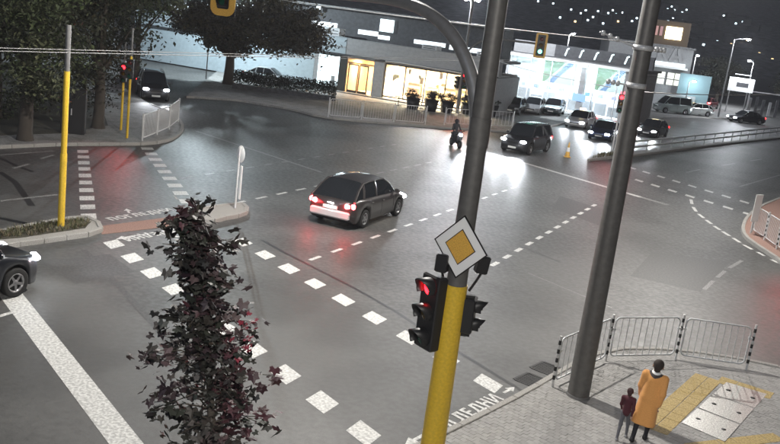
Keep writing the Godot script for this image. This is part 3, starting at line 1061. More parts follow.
const SHAPES := {
	"hatch": {"top": [[0.0, 0.58], [0.03, 0.66], [0.25, 0.90], [0.5, 0.93], [0.9, 0.98], [1.0, 0.90]], "a": 0.235, "at": 0.43, "ct": 0.80, "c": 0.975, "roof": 1.46, "arch": 0.345},
	"sedan": {"top": [[0.0, 0.56], [0.03, 0.64], [0.27, 0.88], [0.6, 0.92], [0.84, 0.98], [0.97, 0.96], [1.0, 0.85]], "a": 0.27, "at": 0.43, "ct": 0.70, "c": 0.86, "roof": 1.44, "arch": 0.345},
	"suv": {"top": [[0.0, 0.70], [0.02, 0.86], [0.25, 1.06], [0.5, 1.09], [0.95, 1.12], [1.0, 1.0]], "a": 0.25, "at": 0.38, "ct": 0.90, "c": 0.985, "roof": 1.78, "arch": 0.40},
	"van": {"top": [[0.0, 0.70], [0.02, 0.85], [0.14, 1.08], [0.5, 1.12], [0.97, 1.14], [1.0, 1.05]], "a": 0.13, "at": 0.30, "ct": 0.94, "c": 0.99, "roof": 1.95, "arch": 0.36},
}

func car(at: Vector3, dir: Vector3, kind: String, L: float, W: float, paint: Color, label: String, opt := {}) -> Node3D:
	var S: Dictionary = SHAPES[kind]
	var t := thing(opt.get("called", "car"), label, opt.get("category", "car"), at, facing(dir), opt.get("group", "cars at the junction"))
	t.scale = Vector3.ONE * opt.get("size", 1.0)
	var pm := mat(paint, 0.35, opt.get("metal", 0.3))
	pm.clearcoat_enabled = true
	pm.clearcoat = 1.0
	pm.clearcoat_roughness = 0.06
	var hw := W / 2
	var rw: float = S.arch - 0.045
	var axle := [0.185, 0.80]
	var width := [[0.0, 0.74], [0.03, 0.87], [0.10, 0.97], [0.2, 1.0], [0.85, 1.0], [0.95, 0.95], [1.0, 0.84]]
	# lower body
	var rings := []
	var N := 72
	for i in N + 1:
		var s := float(i) / N
		var z := -L / 2 + s * L
		var w: float = hw * pick(width, s)
		var yt: float = pick(S.top, s)
		var yb := 0.19
		if s < 0.04:
			yb = lerpf(0.34, 0.21, s / 0.04)
		if s > 0.95:
			yb = lerpf(0.22, 0.36, (s - 0.95) / 0.05)
		for ax in axle:
			var dx: float = absf(s - ax) * L
			if dx < S.arch:
				yb = maxf(yb, rw + sqrt(S.arch * S.arch - dx * dx))
		var hgt := yt - yb
		var half := [Vector2(0.0, yb), Vector2(w * 0.86, yb), Vector2(w * 0.965, yb + 0.03), Vector2(w, yb + hgt * 0.38), Vector2(w * 0.992, yb + hgt * 0.62), Vector2(w * 0.965, yb + hgt * 0.84), Vector2(w * 0.90, yt - 0.012), Vector2(w * 0.8, yt + 0.01), Vector2(w * 0.4, yt + 0.028), Vector2(0.0, yt + 0.034)]
		var ring := []
		for p in half:
			ring.append(Vector3(p.x, p.y, z))
		for k in range(half.size() - 2, 0, -1):
			ring.append(Vector3(-half[k].x, half[k].y, z))
		rings.append(ring)
	var st := begin()
	st.set_smooth_group(1)
	skin(st, rings, true)
	cap(st, rings[0], false)
	cap(st, rings[-1], true)
	obj("body", st, pm, t)
	st = begin()
	box(st, Vector3(0, 0.4, 0), Vector3(W - 0.5, 0.36, L * 0.86))
	obj("underbody", st, M.black, t)
	# cabin: glass sides, windscreen, rear window, painted roof
	var wb := hw * 0.885
	var wr := hw * 0.70
	var roof: float = S.roof
	var stations := []
	for q in [[S.a, 0.0], [lerpf(S.a, S.at, 0.5), 0.55], [S.at, 0.96], [lerpf(S.at, S.ct, 0.3), 1.0], [lerpf(S.at, S.ct, 0.7), 0.995], [S.ct, 0.95], [lerpf(S.ct, S.c, 0.5), 0.55], [S.c, 0.0]]:
		var s: float = q[0]
		var hf: float = q[1]
		var belt: float = pick(S.top, s) - 0.012
		var top := lerpf(belt, roof, hf)
		var w0: float = wb * (0.93 if s < S.a + 0.001 else 1.0)
		var wt := lerpf(w0, wr, hf)
		var z := -L / 2 + s * L
		var bow: float = -0.10 * (1.0 - hf) if s < 0.4 else (0.05 * (1.0 - hf) if s > 0.75 else 0.0)
		stations.append([Vector3(w0, belt, z), Vector3(lerpf(w0, wt, 0.5) + 0.012 * hf, lerpf(belt, top, 0.5), z), Vector3(wt, top - 0.03 * hf, z), Vector3(wt * 0.82, top + 0.012 * hf, z + bow * 0.5), Vector3(wt * 0.4, top + 0.03 * hf, z + bow), Vector3(0, top + 0.034 * hf, z + bow)])
	var full := []
	for q in stations:
		var r: Array = q.duplicate()
		for k in range(q.size() - 2, -1, -1):
			r.append(Vector3(-q[k].x, q[k].y, q[k].z))
		full.append(r)
	var cut := func(i0: int, i1: int, j0: int, j1: int) -> SurfaceTool:
		var sst := begin()
		sst.set_smooth_group(1)
		var rr := []
		for i in range(i0, i1 + 1):
			rr.append(full[i].slice(j0, j1 + 1))
		skin(sst, rr, false)
		return sst
	obj("windscreen", cut.call(0, 2, 2, 8), M.glass, t)
	obj("rear_window", cut.call(5, 7, 2, 8), M.glass, t)
	obj("roof", cut.call(2, 5, 2, 8), pm, t)
	obj("side_window", cut.call(0, 7, 0, 2), M.glass, t)
	obj("side_window", cut.call(0, 7, 8, 10), M.glass, t)
	# pillars and roof rails
	for sd in [1.0, -1.0]:
		var side := func(i: int, k: int) -> Vector3:
			var v: Vector3 = stations[i][k]
			return Vector3(v.x * sd, v.y, v.z)
		st = begin()
		tube(st, [side.call(0, 2), side.call(1, 2), side.call(2, 2)], 0.03, 6)
		tube(st, [side.call(2, 2), side.call(3, 2), side.call(4, 2), side.call(5, 2)], 0.028, 6)
		tube(st, [side.call(5, 2), side.call(6, 2), side.call(7, 2)], 0.042, 6)
		tube(st, [side.call(5, 2).lerp(side.call(5, 2), 1.0), side.call(5, 1) + Vector3(0, 0, 0.03), side.call(5, 0) + Vector3(0, 0, 0.1)], 0.05, 6)
		var mb: Vector3 = side.call(3, 0).lerp(side.call(4, 0), 0.4)
		var mt: Vector3 = side.call(3, 2).lerp(side.call(4, 2), 0.4)
		tube(st, [mb, mb.lerp(mt, 0.5) + Vector3(sd * 0.02, 0, 0), mt], 0.035, 6)
		obj("pillars", st, pm if not opt.get("dark_pillars", false) else M.black, t)
		# mirror
		st = begin()
		box(st, Vector3(sd * (hw + 0.06), pick(S.top, 0.33) + 0.07, -L / 2 + (S.a + 0.06) * L), Vector3(0.2, 0.13, 0.1), Basis(Vector3.UP, -sd * 0.2), 0.03)
		obj("mirror", st, pm, t)
		# door lines and handles
		for q in [0.31, 0.53, 0.735]:
			st = begin()
			var zz: float = -L / 2 + q * L
			var yt2: float = pick(S.top, q)
			tube(st, [Vector3(sd * (hw * 0.972), 0.3, zz), Vector3(sd * (hw + 0.0005), 0.48, zz), Vector3(sd * hw * 0.994, 0.19 + (yt2 - 0.19) * 0.62, zz), Vector3(sd * hw * 0.966, 0.19 + (yt2 - 0.19) * 0.84, zz)], 0.006, 4)
			obj("door_seam", st, M.black, t)
		for q in [0.5, 0.70]:
			st = begin()
			box(st, Vector3(sd * (hw * 0.985), pick(S.top, q) - 0.17, -L / 2 + q * L), Vector3(0.04, 0.03, 0.17), Basis(), 0.008)
			obj("door_handle", st, pm, t)
		# wheels
		for ax in axle:
			var zc: float = -L / 2 + ax * L
			var xf := Transform3D(Basis(Vector3(0, 0, 1), -sd * PI / 2), Vector3(sd * (hw - 0.115), rw, zc))
			st = begin()
			lathe(st, [[rw * 0.62, 0.09], [rw * 0.9, 0.105], [rw * 0.985, 0.085], [rw, 0.04], [rw, -0.04], [rw * 0.985, -0.085], [rw * 0.9, -0.1]], xf, 26)
			var tyre := obj("wheel", st, M.tyre, t)
			st = begin()
			lathe(st, [[0.0, 0.075], [rw * 0.16, 0.08], [rw * 0.2, 0.06]], xf, 16)
			lathe(st, [[rw * 0.53, 0.04], [rw * 0.58, 0.092], [rw * 0.645, 0.092], [rw * 0.64, 0.02]], xf, 26)
			for k in 5:
				var a := TAU * k / 5
				var d := Vector3(cos(a), 0, sin(a))
				var e := Vector3(-sin(a), 0, cos(a))
				st.set_smooth_group(-1)
				quad(st, xf * (d * rw * 0.15 - e * 0.035 + Vector3(0, 0.075, 0)), xf * (d * rw * 0.6 - e * 0.025 + Vector3(0, 0.085, 0)), xf * (d * rw * 0.6 + e * 0.025 + Vector3(0, 0.085, 0)), xf * (d * rw * 0.15 + e * 0.035 + Vector3(0, 0.075, 0)))
			obj("rim", st, M.rim, tyre)
			st = begin()
			lathe(st, [[0.0, 0.02], [rw * 0.6, 0.02]], xf, 20)
			obj("brake_disc", st, M.iron, tyre)
		# lamps
		var lit: bool = opt.get("head", false)
		var hy: float = pick(S.top, 0.03) - 0.06
		st = begin()
		box(st, Vector3(sd * hw * 0.70, hy, -L / 2 + 0.075), Vector3(0.36, 0.15, 0.2), Basis(Vector3.UP, -sd * 0.5), 0.05)
		var hl := obj("headlight", st, M.head_on if lit else M.head_off, t)
		if lit:
			beam(hl, Vector3(sd * hw * 0.70, hy, -L / 2 - 0.08), Vector3(sd * 0.02, opt.get("dip", -0.05), -1), Color(0.95, 0.97, 1.0), opt.get("beam", 14.0), 32.0, 0.07, 1.0)
		var ty: float = pick(S.top, 0.97) - 0.15
		st = begin()
		box(st, Vector3(sd * hw * 0.74, ty, L / 2 - 0.075), Vector3(0.34, 0.17, 0.17), Basis(Vector3.UP, sd * 0.42), 0.04)
		var tm: Material = M.brake_on if opt.get("brake", false) else (M.tail_on if lit else M.tail_off)
		var tl := obj("tail_light", st, tm, t)
		if opt.get("brake", false):
			lamp_light(tl, Vector3(sd * hw * 0.74, ty, L / 2 + 0.14), Color(1, 0.1, 0.12), 0.55, 0.07)
	# bumpers, grille, plates
	st = begin()
	box(st, Vector3(0, pick(S.top, 0.02) - 0.14, -L / 2 + 0.005), Vector3(hw * 0.9, 0.11, 0.06), Basis(), 0.02)
	obj("grille", st, M.black, t)
	st = begin()
	box(st, Vector3(0, 0.4, -L / 2 - 0.012), Vector3(0.52, 0.11, 0.03), Basis(), 0.006)
	obj("number_plate", st, M.plate_white, t)
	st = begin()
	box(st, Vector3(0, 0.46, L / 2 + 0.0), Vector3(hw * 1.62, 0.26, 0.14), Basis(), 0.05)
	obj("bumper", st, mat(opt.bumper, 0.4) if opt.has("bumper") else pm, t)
	st = begin()
	box(st, Vector3(0, 0.62 if not opt.has("bumper") else 0.66, L / 2 + 0.03), Vector3(0.52, 0.11, 0.03), Basis(), 0.006)
	obj("number_plate", st, M.plate_white, t)
	if opt.get("brake", false):
		lamp_light(t, Vector3(0, 0.80, L / 2 + 0.10), Color(1, 1, 1), 0.12, 0.03)
		st = begin()
		box(st, Vector3(0, 0.80, L / 2 + 0.03), Vector3(0.22, 0.03, 0.04), Basis(), 0.008)
		obj("plate_lamp", st, glow(Color(1, 0.97, 0.95), 6.0), t)
	if opt.get("taxi", false):
		st = begin()
		box(st, Vector3(0, roof + 0.12, 0), Vector3(0.5, 0.14, 0.2), Basis(), 0.03)
		obj("roof_sign", st, M.lit_sign, t)
	if opt.get("rack", false):
		for sd in [1.0, -1.0]:
			st = begin()
			tube(st, [Vector3(sd * wr, roof, -L * 0.08), Vector3(sd * wr, roof + 0.07, -L * 0.05), Vector3(sd * wr, roof + 0.07, L * 0.34), Vector3(sd * wr, roof, L * 0.37)], 0.018, 6)
			obj("roof_rail", st, M.grey_pole, t)
	return t

# ---------- people ----------
func smin(a: float, b: float, k: float) -> float:
	var h := maxf(k - absf(a - b), 0.0) / k
	return minf(a, b) - h * h * k * 0.25

func nets(st: SurfaceTool, bones: Array, cell: float, k: float, floor_y := -1e9, xf := Transform3D()) -> void:
	# bones: [a, b, ra, rb, colour]; meshed as surface nets
	var lo := Vector3(1e9, 1e9, 1e9)
	var hi := -lo
	for q in bones:
		var r: float = maxf(q[2], q[3]) + k + cell * 2
		for p in [q[0], q[1]]:
			lo = lo.min(p - Vector3(r, r, r))
			hi = hi.max(p + Vector3(r, r, r))
	var n := Vector3i(((hi - lo) / cell).ceil()) + Vector3i.ONE
	var f := PackedFloat32Array()
	f.resize(n.x * n.y * n.z)
	f.fill(10.0)
	var near := PackedFloat32Array()
	near.resize(f.size())
	near.fill(10.0)
	var who := PackedByteArray()
	who.resize(f.size())
	for bi in bones.size():
		var q: Array = bones[bi]
		var a: Vector3 = q[0]
		var ab: Vector3 = q[1] - a
		var L2 := maxf(ab.length_squared(), 1e-9)
		var r: float = maxf(q[2], q[3]) + k + cell * 2
		var b0 := Vector3i(((a.min(q[1]) - Vector3(r, r, r) - lo) / cell).floor()).clamp(Vector3i.ZERO, n - Vector3i.ONE)
		var b1 := Vector3i(((a.max(q[1]) + Vector3(r, r, r) - lo) / cell).ceil()).clamp(Vector3i.ZERO, n - Vector3i.ONE)
		for z in range(b0.z, b1.z + 1):
			for y in range(b0.y, b1.y + 1):
				for x in range(b0.x, b1.x + 1):
					var p := lo + Vector3(x, y, z) * cell
					var t := clampf((p - a).dot(ab) / L2, 0.0, 1.0)
					var d: float = (p - a - ab * t).length() - lerpf(q[2], q[3], t)
					var i := (z * n.y + y) * n.x + x
					f[i] = smin(f[i], d, k)
					if d < near[i]:
						near[i] = d
						who[i] = bi
	if floor_y > -1e8:
		for z in n.z:
			for y in n.y:
				var cutv := floor_y - (lo.y + y * cell)
				for x in n.x:
					var i := (z * n.y + y) * n.x + x
					f[i] = maxf(f[i], cutv)
	var verts := {}
	var off := [0, 1, n.x, n.x + 1, n.x * n.y, n.x * n.y + 1, n.x * n.y + n.x, n.x * n.y + n.x + 1]
	var corner := [Vector3(0, 0, 0), Vector3(1, 0, 0), Vector3(0, 1, 0), Vector3(1, 1, 0), Vector3(0, 0, 1), Vector3(1, 0, 1), Vector3(0, 1, 1), Vector3(1, 1, 1)]
	var edges := [[0, 1], [2, 3], [4, 5], [6, 7], [0, 2], [1, 3], [4, 6], [5, 7], [0, 4], [1, 5], [2, 6], [3, 7]]
	for z in n.z - 1:
		for y in n.y - 1:
			for x in n.x - 1:
				var i := (z * n.y + y) * n.x + x
				var inside := 0
				for o in off:
					if f[i + o] < 0.0:
						inside += 1
				if inside == 0 or inside == 8:
					continue
				var sum := Vector3.ZERO
				var m := 0
				for e in edges:
					var fa := f[i + off[e[0]]]
					var fb := f[i + off[e[1]]]
					if (fa < 0.0) != (fb < 0.0):
						sum += corner[e[0]].lerp(corner[e[1]], fa / (fa - fb))
						m += 1
				verts[i] = [xf * (lo + (Vector3(x, y, z) + sum / m) * cell), bones[who[i]][4]]
	st.set_smooth_group(1)
	for i in verts:
		for ax in [[1, n.x, n.x * n.y], [n.x, n.x * n.y, 1], [n.x * n.y, 1, n.x]]:
			if i + ax[0] >= f.size():
				continue
			var fa := f[i]
			var fb := f[i + ax[0]]
			if (fa < 0.0) == (fb < 0.0):
				continue
			var q := [i, i - ax[1], i - ax[1] - ax[2], i - ax[2]]
			var ok := true
			for w in q:
				ok = ok and verts.has(w)
			if not ok:
				continue
			if fa < 0.0:
				q.reverse()
			for w in [q[0], q[1], q[2], q[0], q[2], q[3]]:
				st.set_color(verts[w][1])
				st.add_vertex(verts[w][0])

func fingers(st: SurfaceTool, wrist: Vector3, d: Vector3, sideways: Vector3, s: float, skin_c: Color) -> void:
	# a palm with four unequal curled fingers and a thumb that leaves its side
	st.set_color(skin_c)
	var palm := wrist + d * 0.085 * s
	var inward := d.cross(sideways).normalized()
	tube(st, [wrist - d * 0.02 * s, wrist + d * 0.03 * s, palm], [0.026 * s, 0.034 * s, 0.03 * s], 8)
	var lens := [0.075, 0.085, 0.08, 0.062]
	for k in 4:
		st.set_color(skin_c)
		var a := palm + sideways * (0.027 - 0.018 * k) * s - d * 0.01 * s
		var l: float = lens[k] * s
		tube(st, [a, a + d * l * 0.45 + inward * l * 0.06, a + d * l * 0.8 + inward * l * 0.3, a + d * l * 0.95 + inward * l * 0.55], [0.0095 * s, 0.009 * s, 0.0082 * s, 0.006 * s], 6)
	var th := wrist + d * 0.03 * s + sideways * 0.028 * s
	tube(st, [th, th + (d + sideways).normalized() * 0.035 * s, th + (d * 1.6 + sideways).normalized() * 0.065 * s + inward * 0.01 * s], [0.012 * s, 0.0105 * s, 0.008 * s], 6)

func person(at: Vector3, dir: Vector3, s: float, label: String, c: Dictionary, pose := {}) -> Node3D:
	# s scales a 1.70 m figure; facing local -z
	var t := thing("person", label, "person", at, facing(dir), pose.get("group", "people on the street"))
	t.rotate_object_local(Vector3(0, 0, 1), pose.get("lean", 0.0))
	var sk := Color(0.45, 0.29, 0.21)
	var J := func(x: float, y: float, z: float) -> Vector3: return Vector3(x, y, z) * s
	var st := begin()
	var bones := []
	var add := func(a: Vector3, b: Vector3, ra: float, rb: float, col: Color) -> void: bones.append([a, b, ra * s, rb * s, col])
	var stride: float = pose.get("stride", 0.16)
	add.call(J.call(0, 0.93, 0), J.call(0, 1.12, 0), 0.135, 0.12, c.top)
	add.call(J.call(0, 1.12, 0), J.call(0, 1.34, 0.01), 0.125, 0.125, c.top)
	add.call(J.call(-0.13, 1.38, 0.01), J.call(0.13, 1.38, 0.01), 0.07, 0.07, c.top)
	add.call(J.call(0, 1.40, 0.01), J.call(0, 1.50, -0.005), 0.055, 0.05, sk)
	for sd in [-1.0, 1.0]:
		var zf: float = -sd * stride
		var hip: Vector3 = J.call(sd * 0.085, 0.9, 0)
		var knee: Vector3 = J.call(sd * 0.095, 0.5, zf * 0.55 - 0.05)
		var ank: Vector3 = J.call(sd * 0.095, 0.085, zf + (0.05 if zf > 0 else 0.0))
		if pose.get("seated", false):
			hip = J.call(sd * 0.1, 0.9, 0.05)
			knee = J.call(sd * 0.2, 0.78, -0.36)
			ank = J.call(sd * 0.17, 0.36, -0.3)
		add.call(hip, knee, 0.085, 0.058, c.legs)
		add.call(knee, ank, 0.058, 0.04, c.legs)
		add.call(ank + Vector3(0, -0.025, 0.03) * s, ank + Vector3(0, -0.042, -0.15) * s, 0.042, 0.034, c.shoes)
		var sh: Vector3 = J.call(sd * 0.175, 1.375, 0.01)
		var el: Vector3 = J.call(sd * 0.205, 1.10, sd * stride * 0.5 + 0.02)
		var wr: Vector3 = J.call(sd * 0.19, 0.87, sd * stride * 0.9 - 0.07)
		if pose.get("hands_front", false):
			el = J.call(sd * 0.25, 1.12, -0.12)
			wr = J.call(sd * 0.25, 1.08, -0.38)
		if pose.has("reach") and pose.reach == sd:
			el = J.call(sd * 0.27, 1.16, -0.04)
			wr = J.call(sd * 0.36, pose.get("reach_y", 1.0), -0.08)
		add.call(sh, el, 0.056, 0.044, c.top)
		add.call(el, wr, 0.044, 0.031, c.top)
		fingers(st, wr, (wr - el).normalized(), Vector3(0, 0, -1) if absf((wr - el).normalized().z) < 0.7 else Vector3(0, 1, 0), s, sk)
	nets(st, bones, 0.02 * s, 0.05 * s)
	var hd := []
	var H: Callable = func(x: float, y: float, z: float) -> Vector3: return Vector3(x, y + 1.58, z) * s
	for q in [[H.call(0, 0.03, 0.012), H.call(0, 0.035, 0.012), 0.093, 0.093, sk], [H.call(0, -0.03, -0.03), H.call(0, -0.075, -0.045), 0.065, 0.043, sk], [H.call(0, 0.0, -0.09), H.call(0, -0.025, -0.105), 0.011, 0.016, sk], [H.call(0, -0.058, -0.085), H.call(0, -0.06, -0.085), 0.018, 0.018, Color(0.3, 0.12, 0.1)], [H.call(0, -0.06, 0.02), H.call(0, -0.17, 0.015), 0.055, 0.052, sk]]:
		hd.append([q[0], q[1], q[2] * s, q[3] * s, q[4]])
	for sd in [-1.0, 1.0]:
		hd.append([H.call(sd * 0.034, 0.012, -0.078), H.call(sd * 0.034, 0.012, -0.08), 0.013 * s, 0.013 * s, Color(0.05, 0.04, 0.04)])
		hd.append([H.call(sd * 0.088, 0.01, 0.005), H.call(sd * 0.092, -0.025, 0.0), 0.018 * s, 0.012 * s, sk])
	nets(st, hd, 0.009 * s, 0.018 * s)
	var body := obj("body", st, M.skin, t)
	body.set_meta("label", "figure with arms, legs and face")
	if not pose.get("helmet", false):
		var hs := begin()
		var hb := []
		for q in [[H.call(0, 0.05, 0.022), H.call(0, 0.052, 0.022), 0.099, 0.099], [H.call(0, -0.01, 0.05), H.call(0, -0.05 - c.get("hair_len", 0.02), 0.05), 0.072, 0.06]]:
			hb.append([q[0], q[1], q[2] * s, q[3] * s, c.hair])
		nets(hs, hb, 0.011 * s, 0.03 * s)
		obj("hair", hs, M.skin, t)
	else:
		var hs := begin()
		nets(hs, [[H.call(0, 0.03, 0.01), H.call(0, 0.035, 0.01), 0.13 * s, 0.13 * s, c.hair], [H.call(0, -0.06, 0.0), H.call(0, -0.07, -0.03), 0.1 * s, 0.1 * s, c.hair]], 0.014 * s, 0.04 * s)
		obj("helmet", hs, M.skin, t)
	if c.has("coat"):
		var cs := begin()
		var cb := []
		for q in [[J.call(-0.10, 1.36, 0.01), J.call(0.10, 1.36, 0.01), 0.085, 0.085], [J.call(-0.03, 1.3, 0.01), J.call(-0.04, 0.95, 0.01), 0.135, 0.145], [J.call(0.03, 1.3, 0.01), J.call(0.04, 0.95, 0.01), 0.135, 0.145], [J.call(-0.04, 0.95, 0.01), J.call(-0.07, 0.36, 0.02), 0.145, 0.17], [J.call(0.04, 0.95, 0.01), J.call(0.07, 0.36, 0.02), 0.145, 0.17]]:
			cb.append([q[0], q[1], q[2] * s, q[3] * s, c.coat])
		for q in bones:
			if q[4] == c.top and absf(q[0].x) > 0.15 * s:
				var e: Vector3 = q[1]
				cb.append([q[0], e, q[2] + 0.026 * s, q[3] + 0.026 * s, c.coat])
		nets(cs, cb, 0.018 * s, 0.035 * s, 0.40 * s)
		obj("coat", cs, M.cloth, t)
		var col := begin()
		lathe(col, [[0.085 * s, 1.39 * s], [0.098 * s, 1.42 * s], [0.084 * s, 1.49 * s], [0.07 * s, 1.485 * s], [0.07 * s, 1.42 * s]], Transform3D(), 16)
		obj("scarf", col, M.sign_white, t)
	return t

func scooter(at: Vector3, dir: Vector3) -> void:
	var t := thing("scooter", "dark motor scooter with its headlight on beside the big dark off-roader", "scooter", at, facing(dir))
	for z in [-0.62, 0.62]:
		var st := begin()
		lathe(st, [[0.15, 0.05], [0.24, 0.055], [0.27, 0.03], [0.27, -0.03], [0.24, -0.055], [0.15, -0.05]], Transform3D(Basis(Vector3(0, 0, 1), PI / 2), Vector3(0, 0.27, z)), 20)
		var w := obj("wheel", st, M.tyre, t)
		st = begin()
		lathe(st, [[0.0, 0.04], [0.16, 0.03], [0.16, -0.03], [0.0, -0.04]], Transform3D(Basis(Vector3(0, 0, 1), PI / 2), Vector3(0, 0.27, z)), 16)
		obj("rim", st, M.rim, w)
	var pm := mat(Color(0.03, 0.03, 0.035), 0.3)
	var st2 := begin()
	var rings := []
	for q in [[0.75, 0.55, 0.05, 0.1], [0.6, 0.62, 0.13, 0.16], [0.2, 0.6, 0.15, 0.17], [0.0, 0.45, 0.14, 0.14], [-0.1, 0.33, 0.16, 0.06], [-0.35, 0.33, 0.16, 0.06], [-0.45, 0.6, 0.2, 0.12], [-0.55, 0.85, 0.16, 0.1], [-0.5, 0.98, 0.1, 0.06]]:
		var ring := []
		for k in 12:
			var a := TAU * k / 12
			ring.append(Vector3(cos(a) * q[2], q[1] + sin(a) * q[3], q[0]))
		rings.append(ring)
	st2.set_smooth_group(1)
	skin(st2, rings, true)
	obj("body", st2, pm, t)
	var st3 := begin()
	box(st3, Vector3(0, 0.79, 0.3), Vector3(0.27, 0.09, 0.7), Basis(), 0.03)
	obj("seat", st3, M.black, t)
	st3 = begin()
	tube(st3, [Vector3(0, 0.27, -0.62), Vector3(0, 0.6, -0.55), Vector3(0, 1.0, -0.46)], 0.035, 8)
	tube(st3, [Vector3(-0.33, 1.05, -0.36), Vector3(-0.12, 1.04, -0.45), Vector3(0.12, 1.04, -0.45), Vector3(0.33, 1.05, -0.36)], 0.018, 8)
	obj("handlebar", st3, M.iron, t)
	st3 = begin()
	lathe(st3, [[0.0, 0.05], [0.07, 0.035], [0.09, 0.0]], Transform3D(Basis(Vector3.RIGHT, -PI / 2), Vector3(0, 0.85, -0.66)), 14)
	obj("headlight", st3, M.head_on, t)
	beam(t, Vector3(0, 0.85, -0.74), Vector3(0, -0.12, -1), Color(0.95, 0.97, 1.0), 40.0, 30.0, 0.06, 1.0)
	person(at + Vector3(0, -0.03, 0) - dir * 0.25, dir, 1.0, "rider in dark jacket and helmet on the scooter", {"top": Color(0.02, 0.02, 0.025), "legs": Color(0.02, 0.022, 0.03), "shoes": Color(0.015, 0.015, 0.015), "hair": Color(0.015, 0.015, 0.018)}, {"seated": true, "hands_front": true, "helmet": true})

# ---------- buildings ----------
func bx(parent: Node3D, called: String, x0: float, x1: float, y0: float, y1: float, z0: float, z1: float, m: Material, ch := 0.0) -> MeshInstance3D:
	var st := begin()
	box(st, Vector3((x0 + x1) / 2, (y0 + y1) / 2, (z0 + z1) / 2), Vector3(x1 - x0, y1 - y0, z1 - z0), Basis(), ch)
	return obj(called, st, m, parent)

func area(parent: Node3D, at: Vector3, dir: Vector3, size: Vector2, c: Color, e: float) -> void:
	var l := AreaLight3D.new()
	l.name = "panel_light"
	l.light_color = c
	l.light_energy = e
	l.area_size = size
	l.area_normalize_energy = true
	l.shadow_enabled = true
	parent.add_child(l, true)
	l.transform = Transform3D(Basis.looking_at(dir, Vector3(0, 0, 1) if absf(dir.y) > 0.9 else Vector3.UP), at)

func shop_room(b: Node3D, x0: float, x1: float, y0: float, y1: float, depth: float, wall: Material, c: Color, e: float, tube_m: Material) -> void:
	# floor, ceiling, back and side walls round a lit room behind the glass
	var r := Node3D.new()
	r.name = "shop_room"
	b.add_child(r, true)
	bx(r, "back_wall", x0, x1, y0, y1, -depth - 0.2, -depth, wall)
	bx(r, "side_wall", x0 - 0.2, x0, y0, y1, -depth - 0.2, -0.1, wall)
	bx(r, "side_wall", x1, x1 + 0.2, y0, y1, -depth - 0.2, -0.1, wall)
	bx(r, "floor", x0 - 0.2, x1 + 0.2, y0 - 0.2, y0, -depth - 0.2, -0.1, wall)
	bx(r, "ceiling", x0 - 0.2, x1 + 0.2, y1, y1 + 0.2, -depth - 0.2, -0.1, M.interior_white)
	var n := maxi(1, int((x1 - x0) / 3.0))
	for i in n:
		var xc := lerpf(x0, x1, (i + 0.5) / n)
		bx(r, "ceiling_light", xc - 0.7, xc + 0.7, y1 - 0.08, y1 - 0.02, -depth * 0.5 - 0.2, -depth * 0.5 + 0.2, tube_m)
		area(r, Vector3(xc, y1 - 0.1, -depth * 0.5), Vector3.DOWN, Vector2(1.4, 0.4), c, e)

